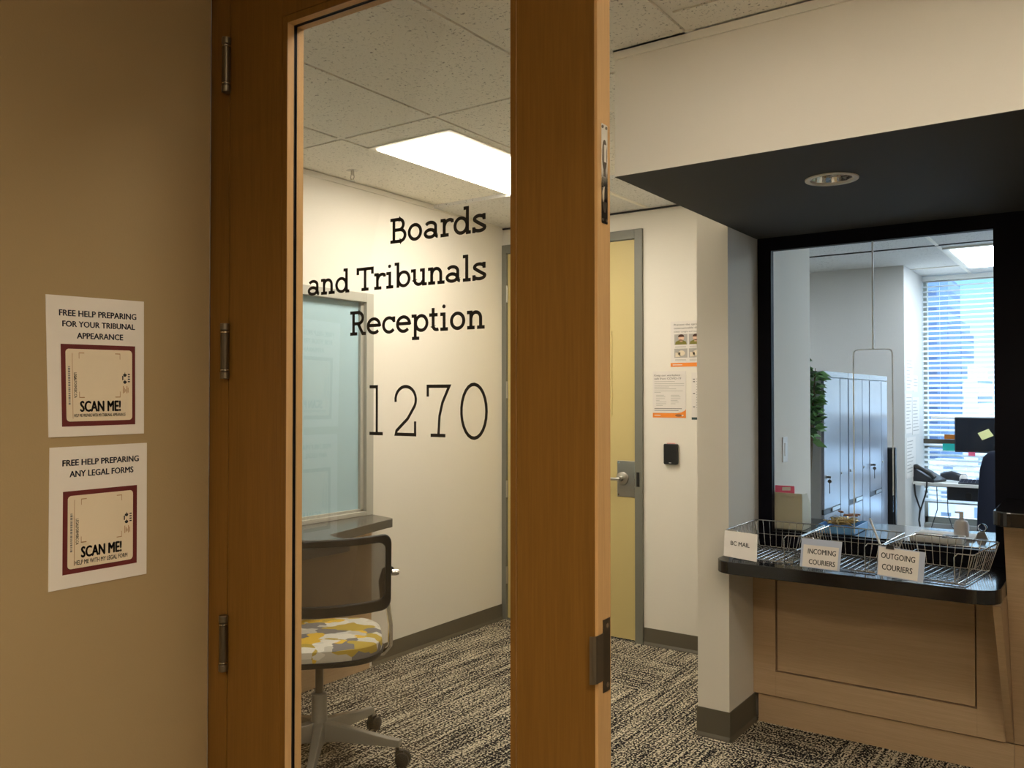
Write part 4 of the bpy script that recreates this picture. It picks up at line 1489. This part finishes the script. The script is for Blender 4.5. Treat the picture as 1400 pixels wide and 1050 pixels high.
# ---- wire mail baskets
def wire_basket(label, loc, rz, hole=True):
    b = thing('wire_basket', label, 'basket', loc, rz, group='wire mail baskets on the black counter')
    W, Dp, h = 0.158, 0.190, 0.118
    w, d = 0.128, 0.168
    yo = 0.012
    top = lambda x, y: (x, y + yo, h)
    cutx = 0.095
    m = MB()
    # rim: runs round the back, turns in at the front corners and drops to the floor of the tray
    P = [(-cutx, -d - 0.004, 0.004), (-cutx, -Dp + yo - 0.002, h - 0.014), (-cutx - 0.012, -Dp + yo, h), (-W + 0.012, -Dp + yo, h), (-W, -Dp + yo + 0.012, h),
         (-W, Dp + yo - 0.012, h), (-W + 0.012, Dp + yo, h), (W - 0.012, Dp + yo, h), (W, Dp + yo - 0.012, h), (W, -Dp + yo + 0.012, h), (W - 0.012, -Dp + yo, h),
         (cutx + 0.012, -Dp + yo, h), (cutx, -Dp + yo - 0.002, h - 0.014), (cutx, -d - 0.004, 0.004)]
    m.tube(P, 0.0026, 8)
    m.build('rim', 'wire', b, smooth=True)
    m = MB()
    r_ = 0.0014
    z0 = 0.006
    nx = 11
    for i in range(nx):
        x = -w + 2 * w * i / (nx - 1)
        xt = x / w * W * 0.985
        pts = [(x, -d, z0), (x, d, z0), (xt, Dp + yo, h)]
        if abs(x) > 0.10:
            pts = [(xt, -Dp + yo, h)] + pts
        m.tube(pts, r_, 5)
    ny = 12
    for j in range(ny):
        y = -d + 2 * d * j / (ny - 1)
        yt = y / d * Dp * 0.98 + yo
        m.tube([(-W, yt, h), (-w, y, z0 - 0.0025), (w, y, z0 - 0.0025), (W, yt, h)], r_, 5)
    m.build('wire_grid', 'wire', b)
    m = MB()
    q_ = 0.5
    m.tube([(-W * q_ - w * (1 - q_), -d, h * q_), (-W * q_ - w * (1 - q_), d + 0.012, h * q_), (W * q_ + w * (1 - q_), d + 0.012, h * q_), (W * q_ + w * (1 - q_), -d, h * q_)], r_, 5)
    m.tube([(-w, -d, z0), (w, -d, z0), (w, d, z0), (-w, d, z0)], 0.0022, 6, True)
    m.build('band_wire', 'wire', b)
    return b


wire_basket('wire letter basket holding the BC MAIL card beside the column', (-1.230, 3.752, CTZ), 0.0)
wire_basket('middle wire letter basket holding the INCOMING COURIERS card', (-0.903, 3.740, CTZ), radians(-2))
wire_basket('wire letter basket holding the OUTGOING COURIERS card, nearest the tall desk', (-0.566, 3.705, CTZ), radians(-7))


def sign_card(name, label, pts, lines, sleeve=None, clip=None, bold=0.020):
    """pts = bottom-left, bottom-right, top-right, top-left in the world"""
    BL, BR, TR, TL = [Vector(p) for p in pts]
    nrm = (BR - BL).cross(TL - BL).normalized()

    def P(off):
        return lambda u, v: tuple((BL * (1 - u) + BR * u) * (1 - v) + (TL * (1 - u) + TR * u) * v + nrm * off)
    t = thing(name, label, 'sign', ((BL + BR) / 2))
    f0, f1 = P(0.0), P(0.0022)
    m = MB()
    m.add([f0(0, 0), f0(1, 0), f0(1, 1), f0(0, 1), f1(0, 0), f1(1, 0), f1(1, 1), f1(0, 1)],
          [(0, 1, 2, 3), (4, 5, 6, 7), (0, 1, 5, 4), (1, 2, 6, 5), (2, 3, 7, 6), (3, 0, 4, 7)])
    m.build('card', 'sleeve' if sleeve else 'paper', t, local=False)
    f = P(0.0026)
    if sleeve:
        u0, u1, v0, v1 = sleeve
        MB().flat([f(u0, v0), f(u1, v0), f(u1, v1), f(u0, v1)]).build('paper_slip', 'paper', t, local=False)
    f = P(0.0030)
    m = MB()
    for s, u0, u1, v0, v1 in lines:
        put_text(m, s, u0, u1, v0, v1, f, bold)
    m.build('lettering', 'ink', t, local=False)
    if clip:
        u, = clip
        f0, f1 = P(-0.006), P(0.007)
        m = MB()
        q_ = [(u - 0.09, 0.93), (u + 0.09, 0.93), (u + 0.07, 1.06), (u - 0.07, 1.06)]
        m.add([f0(a, b) for a, b in q_] + [f1(a, b) for a, b in q_], [(0, 1, 2, 3), (4, 5, 6, 7), (0, 1, 5, 4), (1, 2, 6, 5), (2, 3, 7, 6), (3, 0, 4, 7)])
        m.tube([f1(u - 0.03, 1.05), P(0.012)(u, 1.25), P(0.004)(u + 0.10, 1.22), f1(u + 0.03, 1.05)], 0.0012, 5)
        m.build('binder_clip', 'black', t, local=False)
    return t


sign_card('sign_card', 'white card reading BC MAIL at the counter end by the column', ((-1.374, 3.520, CTZ + 0.016), (-1.222, 3.492, CTZ + 0.010), (-1.232, 3.533, CTZ + 0.117), (-1.385, 3.560, CTZ + 0.118)),
          [('BC MAIL', 0.20, 0.78, 0.46, 0.62)])
sign_card('sign_card', 'card reading INCOMING COURIERS in a blue grey sleeve on the middle basket', ((-1.050, 3.505, CTZ + 0.010), (-0.895, 3.500, CTZ + 0.008), (-0.893, 3.535, CTZ + 0.119), (-1.052, 3.540, CTZ + 0.119)),
          [('INCOMING', 0.18, 0.88, 0.48, 0.655), ('COURIERS', 0.22, 0.88, 0.12, 0.29)], (0.06, 0.94, 0.02, 0.78))
sign_card('sign_card', 'card reading OUTGOING COURIERS clipped to the front of the last basket', ((-0.755, 3.494, CTZ + 0.012), (-0.592, 3.478, CTZ + 0.004), (-0.588, 3.512, CTZ + 0.112), (-0.757, 3.528, CTZ + 0.119)),
          [('OUTGOING', 0.07, 0.80, 0.60, 0.79), ('COURIERS', 0.10, 0.76, 0.22, 0.41)], (0.015, 0.88, 0.03, 0.97), (0.26,))

# ---- inner shelf behind the glass and what stands on it
IZ = 0.869
ins = thing('inner_shelf', 'black inner worktop behind the reception glass', 'counter', (-0.6, 4.3, IZ - 0.03))
MB().prism([(XC + 0.003, GY + 0.083), (1.4, GY + 0.083), (1.4, 4.58), (XC + 0.003, 4.58)], XY, IZ - 0.035, IZ).build('worktop', 'black_lam', ins, 0.002, local=False)
B((XC + 0.003, 4.10, 0), (1.4, 4.13, IZ - 0.036)).build('support', 'oak', ins, local=False)

fbx = thing('magazine_file', 'cream plastic file box standing on the inner worktop at left', 'box', (-1.28, 4.2, IZ))
prof = [(4.115, IZ + 0.001), (4.255, IZ + 0.001), (4.255, IZ + 0.098), (4.248, IZ + 0.112), (4.190, IZ + 0.172), (4.115, IZ + 0.172)]
m = MB()
for xa, xb in ((-1.372, -1.368), (-1.224, -1.220)):
    m.prism(prof, YZ, xa, xb)
m.box((-1.370, 4.115, IZ + 0.001), (-1.222, 4.119, IZ + 0.172)).box((-1.37, 4.115, IZ + 0.001), (-1.222, 4.255, IZ + 0.005)).box((-1.37, 4.251, IZ + 0.001), (-1.222, 4.255, IZ + 0.098))
m.build('body', 'cream', fbx, 0.001, local=False)
B((-1.374, 4.109, IZ + 0.160), (-1.220, 4.1145, IZ + 0.175)).build('lip', 'cream', fbx, local=False)
m = MB().box((-1.36, 4.150, IZ + 0.012), (-1.24, 4.152, IZ + 0.16)).box((-1.36, 4.165, IZ + 0.012), (-1.24, 4.167, IZ + 0.165))
pk = thing('pink_slip', 'pink printed slip leaning in the top of the cream file box', 'paper', (-1.32, 4.14, IZ + 0.01))
m = MB().add([(-1.36, 4.135, IZ + 0.10), (-1.268, 4.135, IZ + 0.10), (-1.268, 4.150, IZ + 0.205), (-1.36, 4.150, IZ + 0.205), (-1.36, 4.137, IZ + 0.10), (-1.262, 4.137, IZ + 0.10), (-1.268, 4.152, IZ + 0.205), (-1.36, 4.152, IZ + 0.205)],
             [(0, 1, 2, 3), (4, 5, 6, 7), (0, 1, 5, 4), (1, 2, 6, 5), (2, 3, 7, 6), (3, 0, 4, 7)])
m.build('sheet', 'pink', pk, local=False)
MB().flat([(-1.325, 4.1455, IZ + 0.182), (-1.285, 4.1455, IZ + 0.184), (-1.285, 4.1475, IZ + 0.200), (-1.325, 4.1475, IZ + 0.198)]).build('white_label', 'paper', pk, local=False)

kt = thing('key_tray', 'open blue tray heaped with keys on the inner worktop', 'tray', (-1.03, 4.25, IZ))
m = MB()
x0, x1, y0, y1 = -1.155, -0.985, 4.105, 4.37
m.box((x0, y0, IZ + 0.001), (x1, y1, IZ + 0.005))
for a, b in (((x0, y0), (x1, y0 + 0.004)), ((x0, y1 - 0.004), (x1, y1)), ((x0, y0), (x0 + 0.004, y1)), ((x1 - 0.004, y0), (x1, y1))):
    m.box((a[0], a[1], IZ + 0.001), (b[0], b[1], IZ + 0.036))
m.build('body', 'blue', kt, 0.001, local=False)
rnd = random.Random(11)
km = MB()
for i in range(130):
    cx, cy_, cz_ = rnd.uniform(x0 + 0.042, x1 - 0.042), rnd.uniform(y0 + 0.042, y1 - 0.042), IZ + rnd.uniform(0.040, 0.052)
    M = Matrix.Translation((cx, cy_, cz_)) @ Matrix.Rotation(rnd.uniform(0, 6.3), 4, 'Z') @ Matrix.Rotation(rnd.uniform(-0.5, 0.5), 4, 'X') @ Matrix.Rotation(rnd.uniform(-0.4, 0.4), 4, 'Y')
    k = MB().lathe([(0.010, -0.001), (0.010, 0.001)], (0, 0, 0), n=10)
    k.box((0.008, -0.0035, -0.001), (0.034, 0.0035, 0.001))
    k.xf(M)
    km.add(k.v, k.f)
tag(km.build('keys', 'brass'), 'heap of loose metal keys in the blue tray', 'keys', kind='stuff')
km = MB()
for i in range(4):
    cx, cy_, cz_ = rnd.uniform(x0 + 0.03, x1 - 0.03), rnd.uniform(y0 + 0.03, y1 - 0.03), IZ + rnd.uniform(0.076, 0.079)
    k = MB().box((-0.02, -0.008, -0.003), (0.02, 0.008, 0.003)).xf(Matrix.Translation((cx, cy_, cz_)) @ Matrix.Rotation(rnd.uniform(0, 6), 4, 'Z') @ Matrix.Rotation(rnd.uniform(-0.4, 0.4), 4, 'X'))
    km.add(k.v, k.f)
tag(km.build('key_tags', 'kraft'), 'brown leather tags among the keys in the blue tray', 'key tags', kind='stuff')

dt = thing('desk_tray', 'white plastic desk tray behind the outgoing basket', 'tray', (-0.64, 4.2, IZ))
m = MB()
x0, x1, y0, y1 = -0.755, -0.545, 4.11, 4.24
m.prism(rrect(x0, y0, x1, y1, 0.02, 5), XY, IZ + 0.001, IZ + 0.006)
o_, i_ = rrect(x0, y0, x1, y1, 0.02, 5), rrect(x0 + 0.005, y0 + 0.005, x1 - 0.005, y1 - 0.005, 0.016, 5)
k = len(o_)
m.add([(x, y, IZ + 0.004) for x, y in o_] + [(x, y, IZ + 0.024) for x, y in o_] + [(x, y, IZ + 0.024) for x, y in i_] + [(x, y, IZ + 0.006) for x, y in i_],
      [(j * k + a, j * k + (a + 1) % k, (j + 1) * k + (a + 1) % k, (j + 1) * k + a) for j in range(3) for a in range(k)])
m.build('body', 'white', dt, local=False)
tag(MB().lathe([(0.0, 0), (0.030, 0.0), (0.030, 0.010), (0.02, 0.014), (0, 0.015)], (-0.675, 4.17, IZ + 0.012)).build('tape_roll', 'cream', smooth=True), 'yellowish tape roll lying in the white desk tray', 'tape')
tag(B((-0.630, 4.15, IZ + 0.012), (-0.570, 4.19, IZ + 0.030)).build('stapler', 'black', bevel=0.004), 'small black stapler lying in the white desk tray', 'stapler')
tag(B((-0.757, 4.26, IZ + 0.001), (-0.52, 4.42, IZ + 0.010)).build('paper_stack', 'paper'), 'low stack of white paper behind the desk tray', 'paper')

hs = thing('sanitizer_bottle', 'clear pump bottle standing behind the glass by the last basket', 'bottle', (-0.575, 4.31, IZ))
MB().lathe([(0.0, 0.0005), (0.030, 0.001), (0.031, 0.012), (0.031, 0.060), (0.024, 0.078), (0.011, 0.084), (0.011, 0.09)], (-0.575, 4.31, IZ)).build('body', plain('milky_plastic', (0.62, 0.56, 0.52), 0.3), hs, smooth=True, local=False)
m = MB().cyl((-0.575, 4.31, IZ + 0.088), (-0.575, 4.31, IZ + 0.112), 0.009, 12).box((-0.60, 4.304, IZ + 0.112), (-0.567, 4.316, IZ + 0.119))
m.build('pump', 'white', hs, local=False)
bc = thing('binder_clip', 'steel bulldog clip standing on the inner worktop by the tall desk', 'clip', (-0.500, 4.35, IZ))
m = MB().prism([(-0.525, IZ + 0.001), (-0.475, IZ + 0.001), (-0.487, IZ + 0.03), (-0.513, IZ + 0.03)], XZ, 4.345, 4.362)
m.build('jaw', 'steel', bc, local=False)
MB().tube([(-0.497 + 0.0 + 0.016 * cos(a * pi / 8), 4.353, IZ + 0.048 + 0.016 * sin(a * pi / 8)) for a in range(16)], 0.004, 6, True).build('handle', 'chrome', bc, smooth=True, local=False)
pn = tag(MB().tube([(-0.872, 3.905, CTZ + 0.17), (-0.79, 3.80, CTZ + 0.03)], 0.0045, 8).build('pen', 'white', smooth=True), 'white pen sticking up out of the baskets between the courier cards', 'pen')

# ================================================================ OFFICE FURNITURE
# light switch on the column's inner face
ls = thing('light_switch', 'white rocker light switch on the pale wall behind the glass', 'switch', (XC, 4.40, 1.167))
B((XC, 4.366, 1.169), (XC + 0.006, 4.440, 1.297)).build('plate', 'white', ls, 0.002, local=False)
B((XC + 0.005, 4.386, 1.200), (XC + 0.010, 4.420, 1.266)).build('rocker', 'white', ls, 0.001, local=False)

# lockers
LKX = -1.495
LKZ = 1.664


def locker(label, y0, first=False):
    L = 0.605
    t = thing('locker', label, 'locker', (LKX - 0.25, y0, 0), group='grey metal lockers behind the glass')
    x0, x1 = LKX - 0.5, LKX
    m = MB().box((x0, 0, 0.0), (x1 - 0.018, L - 0.003, LKZ - 0.03))
    m = MB().box((x0 - (LKX - 0.25), 0, 0.0), (x1 - 0.018 - (LKX - 0.25), L - 0.003, LKZ))
    m.build('body', 'lockerside', t)
    c = LKX - 0.25
    fx0, fx1 = x1 - 0.018 - c, x1 - c
    B((fx0, 0, LKZ - 0.035), (fx1, L - 0.003, LKZ)).build('top_rail', 'locker', t)
    wd = 0.385
    d = B((fx0, 0.012, 0.80), (fx1, wd, LKZ - 0.042)).build('door', 'locker', t, 0.002)
    MB().cyl((fx1, 0.05, 1.00), (fx1 + 0.008, 0.05, 1.00), 0.010, 12).build('lock', 'steel', d, smooth=True)
    nd = B((fx0, wd + 0.012, 0.08), (fx1, L - 0.010, LKZ - 0.042)).build('narrow_door', 'locker', t, 0.002)
    MB().cyl((fx1, wd + 0.03, 1.00), (fx1 + 0.006, wd + 0.03, 1.00), 0.007, 12).build('lock', 'steel', nd, smooth=True)
    for z0, z1 in ((0.425, 0.765), (0.08, 0.415)):
        dr = B((fx0, 0.012, z0), (fx1, wd, z1)).build('drawer', 'locker', t, 0.002)
    B((fx0 - 0.002, 0.012, 0.766), (fx1 - 0.004, wd, 0.798)).build('pull_recess', 'black', t)
    B((fx0, wd * 0.50, 0.772), (fx1 + 0.002, wd * 0.98, 0.795)).build('pull', 'steel', t)
    return t


locker('grey metal locker nearest the glass, beside the leafy plant', 5.49)
locker('grey metal locker in the middle of its row of three', 6.097)
locker('grey metal locker furthest from the glass, beside the black folded board', 6.704)
for y in (5.54, 6.754):
    k = thing('key_in_lock', 'key hanging in the lock of the nearest locker' if y < 6 else 'key hanging in the lock of the furthest locker', 'key', (LKX, y, 0.90))
    m = MB().box((LKX + 0.008, y - 0.002, 0.993), (LKX + 0.03, y + 0.002, 1.007)).lathe([(0.012, -0.0015), (0.012, 0.0015)], (LKX + 0.022, y, 0.975), (0, 1, 0), 14)
    m.build('key_bow', 'bronze', k, local=False)
    B((LKX + 0.020, y - 0.002, 0.90), (LKX + 0.024, y + 0.002, 0.966)).build('fob', 'black', k, local=False)
bp = tag(MB().prism(rrect(0.0, 0, 0.05, 1.10, 0.02, 4), lambda x, z, h: (LKX - 0.10 + h, 7.34 + x, z), 0, 0.15).build('folded_board', 'black', bevel=0.003), 'black folded board standing at the far end of the lockers', 'board')

# plant
pl = thing('potted_plant', 'leafy green potted plant at the corner before the lockers', 'plant', (-1.545, 5.24, 0))
MB().lathe([(0.10, 0.001), (0.13, 0.02), (0.155, 0.30), (0.165, 0.31), (0.15, 0.31), (0.145, 0.28)], (-1.545, 5.24, 0)).build('pot', 'base', pl, smooth=True, local=False)
rnd = random.Random(21)
lm, ld, stm = MB(), MB(), MB()
for i in range(13):
    a = rnd.uniform(0, 2 * pi)
    R_ = rnd.uniform(0.02, 0.13)
    zt = rnd.uniform(1.46, 1.80)
    P0 = Vector((-1.545, 5.24, 0.28))
    P1 = Vector((-1.545 + 0.4 * R_ * cos(a), 5.24 + 0.4 * R_ * sin(a), 0.9))
    P2 = Vector((-1.545 + R_ * cos(a), 5.24 + R_ * sin(a), zt))
    stm.tube([P0, P1, P2], [0.008, 0.006, 0.002], 6)
    for j in range(26):
        t_ = 0.72 + 0.28 * j / 25
        p = P1.lerp(P2, (t_ - 0.35) / 0.65) if t_ > 0.35 else P0
        b_ = rnd.uniform(0, 2 * pi)
        d = Vector((cos(b_), sin(b_), rnd.uniform(-0.3, 0.6))).normalized()
        L = rnd.uniform(0.055, 0.09)
        u, w_, _ = frame_of(d)
        g_ = rnd.uniform(-1.2, 1.2)
        u = u * cos(g_) + w_ * sin(g_)
        pts = [p + d * 0.01, p + d * (0.01 + L * 0.4) + u * L * 0.30, p + d * (0.01 + L) - Vector((0, 0, L * 0.2)), p + d * (0.01 + L * 0.4) - u * L * 0.30, p + d * (0.01 + L * 0.4) + Vector((0, 0, 0.004))]
        (ld if rnd.random() < 0.35 else lm).add(pts, [(0, 1, 4), (1, 2, 4), (2, 3, 4), (3, 0, 4)])  # some leaves at random get the darker green
lm.build('foliage', 'leaf', pl, local=False)
ld.build('dark_foliage', 'leafdk', pl, local=False)['label'] = 'darker green leaves'
stm.build('stems', 'stem', pl, local=False)

# papers pinned to the reveal by the window
rx = -1.522
for i, (y0, y1, z0, z1, lab) in enumerate(((8.18, 8.50, 1.56, 1.86, 'pale printed sheet pinned highest on the wall left of the office window'), (8.50, 8.72, 1.55, 1.70, 'small curled note pinned beside the highest sheet by the office window'),
                                           (8.16, 8.44, 1.18, 1.53, 'printed list pinned at mid height left of the office window'), (8.46, 8.80, 1.16, 1.50, 'second printed list, next to the office window'),
                                           (8.18, 8.60, 0.78, 1.14, 'plain sheet pinned lowest beside the telephone'))):
    t = thing('pinned_sheet', lab, 'paper', (rx, (y0 + y1) / 2, z0), group='papers pinned beside the office window')
    B((rx + 0.0005, y0, z0), (rx + 0.003, y1, z1)).build('sheet', 'paper', t, local=False)
    m = MB()
    n_ = int((z1 - z0) / 0.03)
    for k in range(1, n_):
        L = rnd.uniform(0.4, 0.85) * (y1 - y0)
        m.flat([(rx + 0.0034, y0 + 0.03, z1 - k * 0.03), (rx + 0.0034, y0 + 0.03 + L, z1 - k * 0.03), (rx + 0.0034, y0 + 0.03 + L, z1 - k * 0.03 - 0.008), (rx + 0.0034, y0 + 0.03, z1 - k * 0.03 - 0.008)])
    m.build('print_lines', 'paleink', t, local=False)

# white desk by the window
DZt = 0.738
dk = thing('office_desk', 'white office desk by the outer window behind the glass', 'desk', (-0.5, 8.65, 0))
B((-1.515, 8.42, DZt - 0.028), (0.55, 8.93, DZt)).build('desktop', 'deskwhite', dk, 0.003, local=False)
m = MB()
for x in (-0.30, 0.50):
    B((x - 0.02, 8.48, 0), (x + 0.02, 8.90, DZt - 0.029)).build('leg', 'deskwhite', dk, local=False)
B((-1.50, 8.88, 0.66), (0.5, 8.90, DZt - 0.029)).build('rail', 'deskwhite', dk, local=False)
pc = thing('computer', 'dark slim computer slung under the white desk', 'computer', (-1.13, 8.65, 0.56))
B((-1.245, 8.50, 0.585), (-1.00, 8.82, DZt - 0.030)).build('case', 'phone', pc, 0.006, local=False)
MB().prism(rrect(-1.10, 0.60, -1.05, 0.66, 0.02, 5), XZ, 8.490, 8.500).build('front_badge', 'black', pc, local=False)

mo = thing('monitor', 'dark computer monitor on the white desk with a yellow note', 'monitor', (-0.95, 8.72, DZt))
MB().prism(rrect(-1.205, 1.005, -0.62, 1.318, 0.01, 4), XZ, 8.66, 8.69).build('housing', 'phone', mo, 0.003, local=False)
B((-1.195, 8.657, 1.022), (-0.63, 8.660, 1.308)).build('screen', 'screen', mo, local=False)
m = MB().box((-0.945, 8.70, DZt + 0.012), (-0.875, 8.72, 1.15)).box((-0.945, 8.685, 1.1), (-0.875, 8.72, 1.2))
m.build('stand', 'phone', mo, local=False)
B((-1.06, 8.62, DZt + 0.001), (-0.78, 8.80, DZt + 0.014)).build('foot', 'phone', mo, 0.003, local=False)


def note(name, label, cat, pts, y, mat, th=0.002):
    return tag(MB().prism(pts, XZ, y - th, y).build(name, mat), label, cat)


note('sticky_note', 'yellow sticky note stuck at an angle on the monitor', 'note', [(-0.985, 1.118), (-0.895, 1.160), (-0.935, 1.220), (-1.020, 1.180)], 8.6565, 'note')
note('sticky_note', 'pink sticky tab on the lower edge of the monitor', 'note', [(-1.095, 0.975), (-1.040, 0.975), (-1.040, 1.010), (-1.095, 1.010)], 8.656, 'pink')
note('sticky_note', 'teal sticky note on the window bar left of the monitor', 'note', [(-1.345, 1.00), (-1.235, 1.00), (-1.235, 1.066), (-1.345, 1.066)], 8.936, 'tealnote')
note('sticky_note', 'orange sticky note above the teal one, left of the monitor', 'note', [(-1.330, 1.108), (-1.225, 1.108), (-1.225, 1.152), (-1.330, 1.152)], 8.936, 'orange')
note('sticky_note', 'pale yellow sticky note right of the teal one', 'note', [(-1.232, 1.00), (-1.200, 1.00), (-1.200, 1.066), (-1.232, 1.066)], 8.936, 'note')
pb = tag(B((-1.51, 8.938, 1.064), (0.3, 8.956, 1.106)).build('note_rail', 'bronze'), 'dark rail across the window behind the telephone', 'rail')
lf = tag(B((-1.42, 8.78, 1.30), (-0.55, 8.96, 1.325)).build('overhead_shelf', 'white', bevel=0.002), 'thin white shelf against the window just above the monitor', 'shelf')

ph = thing('desk_phone', 'black desk telephone on the left end of the white desk', 'telephone', (-1.42, 8.56, DZt))
M = Matrix.Translation((-1.40, 8.56, DZt)) @ Matrix.Rotation(radians(68), 4, 'Z')
m = MB().prism([(-0.10, 0.002), (0.10, 0.002), (0.105, 0.022), (-0.085, 0.115), (-0.105, 0.105)], lambda y, z, h: (h, -y, z), -0.10, 0.10).xf(M)
m.build('base', 'phone', ph, 0.004, local=False)
m = MB().tube([(-0.085, 0.10, 0.125), (-0.085, 0.07, 0.135), (-0.085, 0.0, 0.105), (-0.085, -0.07, 0.072), (-0.085, -0.10, 0.045)], [0.024, 0.022, 0.016, 0.022, 0.024], 10).xf(M)
m.build('handset', 'black', ph, smooth=True, local=False)
m = MB().add([(0.0, 0.09, 0.117), (0.07, 0.09, 0.117), (0.07, 0.035, 0.090), (0.0, 0.035, 0.090)], [(0, 1, 2, 3)]).xf(M)
m.build('display', 'sleeve', ph, local=False)
kb = thing('keyboard', 'dark keyboard on the front edge of the white desk', 'keyboard', (-1.0, 8.5, DZt))
MB().prism([(8.44, DZt + 0.001), (8.58, DZt + 0.001), (8.58, DZt + 0.035), (8.44, DZt + 0.014)], YZ, -1.15, -0.70).build('body', 'phone', kb, 0.003, local=False)
m = MB()
for r_ in range(4):
    for c_ in range(14):
        xx, yy = -1.14 + c_ * 0.031, 8.452 + r_ * 0.031
        zz = DZt + 0.0145 + (yy - 8.44) * 0.15
        m.box((xx, yy, zz), (xx + 0.026, yy + 0.026, zz + 0.006))
m.build('keys', 'navy', kb, local=False)
tag(MB().tube([(-1.33, 8.70, DZt + 0.04), (-1.24, 8.72, DZt + 0.05), (-1.16, 8.70, DZt + 0.035), (-1.12, 8.72, DZt + 0.05)], [0.03, 0.042, 0.036, 0.02], 9).build('headset_pouch', 'phone', smooth=True), 'dark soft pouch lying between telephone and keyboard', 'pouch')
tag(MB().lathe([(0, 0.001), (0.03, 0.001), (0.035, 0.04), (0.02, 0.07), (0, 0.072)], (-1.13, 8.62, DZt)).build('crumpled_tissue', 'paper'), 'white crumpled tissue behind the keyboard', 'tissue')

# hanging cables
for lab, P, r_ in (('thick black telephone cable knotted in a loop below the desk', [(-1.50, 8.415, 0.72), (-1.49, 8.41, 0.62), (-1.452, 8.41, 0.50), (-1.462, 8.41, 0.40), (-1.452, 8.41, 0.33), (-1.480, 8.41, 0.18), (-1.485, 8.41, 0.06)], 0.008),
                   ('black telephone cable dropping over the desk edge to the knot', [(-1.395, 8.412, 0.752), (-1.40, 8.41, 0.66), (-1.440, 8.41, 0.52), (-1.452, 8.405, 0.48)], 0.007),
                   ('thin grey cable curving down under the middle of the desk', [(-1.33, 8.5, 0.70), (-1.325, 8.5, 0.5), (-1.36, 8.5, 0.38), (-1.40, 8.5, 0.25), (-1.40, 8.5, 0.01)], 0.004),
                   ('thin grey cable looping under the computer', [(-1.26, 8.6, 0.70), (-1.255, 8.6, 0.45), (-1.22, 8.6, 0.33), (-1.15, 8.6, 0.28), (-1.05, 8.6, 0.27), (-0.98, 8.6, 0.33)], 0.004)):
    tag(MB().tube(P, r_, 7).build('cable', 'black' if 'black' in lab else 'phone', smooth=True), lab, 'cable')

# navy office chair
nc = thing('desk_chair', 'high backed navy office chair standing before the white desk', 'chair', (-0.575, 6.95, 0))
m = MB()
sec = [(0.40, 0.205, 0.035), (0.55, 0.235, 0.05), (0.80, 0.228, 0.045), (1.0, 0.215, 0.04), (1.08, 0.195, 0.035), (1.12, 0.16, 0.028), (1.135, 0.10, 0.015)]
vs, fs = [], []
for z, w, t_ in sec:
    for i in range(20):
        x, y = sup(2 * pi * i / 20, w, t_, 3)
        vs.append((-0.575 + x, 6.78 + y + 0.02 * ((z - 0.4) / 0.7) ** 2, z))
for j in range(len(sec) - 1):
    fs += [(j * 20 + i, j * 20 + (i + 1) % 20, (j + 1) * 20 + (i + 1) % 20, (j + 1) * 20 + i) for i in range(20)]
fs += [tuple(range(19, -1, -1)), tuple((len(sec) - 1) * 20 + i for i in range(20))]
m.add(vs, fs).build('backrest', 'navy', nc, smooth=True, local=False)
MB().prism(rrect(-0.815, 6.80, -0.335, 7.25, 0.06, 6), XY, 0.43, 0.51).build('seat', 'navy', nc, 0.02, local=False)
MB().cyl((-0.575, 7.02, 0.10), (-0.575, 7.02, 0.43), 0.025, 14).build('gas_lift', 'black', nc, local=False)
for k in range(5):
    a = 2 * pi * k / 5 + 0.3
    MB().tube([(-0.575, 7.02, 0.10), (-0.575 + 0.28 * cos(a), 7.02 + 0.28 * sin(a), 0.07)], [0.025, 0.016], 8).ball((-0.575 + 0.28 * cos(a), 7.02 + 0.28 * sin(a), 0.03), 0.029).build('leg', 'black', nc, smooth=True, local=False)

# ================================================================ THE CITY OUTSIDE
G = -42.0
struct('ground', B((-1500, 60, G - 1), (900, 3000, G)), 'ground', 'hazy ground of the city far below the window')


def tower(label, px0, px1, dist, ztop, mat, dep=18):
    """spans the two bearings (image columns of the photograph) at the given depth"""
    def X(px, y):
        k = (px - 700) / FPX
        dx = cos(YAW) * k - sin(YAW)
        dy_ = sin(YAW) * k + cos(YAW)
        return dx / dy_ * y
    x0, x1 = X(px0, dist), X(px1, dist)
    t = thing('building', label, 'building', ((x0 + x1) / 2, dist, G))
    B((x0, dist, G), (x1, dist + dep, ztop)).build('tower_body', mat, t, local=False)
    B((x0 + 0.2 * (x1 - x0), dist + 2, ztop), (x1 - 0.15 * (x1 - x0), dist + dep - 3, ztop + 2.2)).build('roof_plant', 'towerB' if mat == 'towerB' else 'towerA', t, local=False)


tower('tallest blue glass tower seen through the blind', 1228, 1297, 210, 28.0, 'towerA')
tower('second blue tower, lower, right of the tallest one', 1296, 1315, 190, 14.6, 'towerA')
tower('pale apartment block right of the blue towers', 1316, 1338, 150, 4.2, 'towerB')
tower('small pale block at the right edge of the office window', 1338, 1352, 170, 1.6, 'towerB')
tower('low pale block at the foot of the blue towers', 1240, 1310, 130, -10, 'towerB')
tower('broad pale block below the monitor', 1305, 1420, 110, -9, 'towerB')
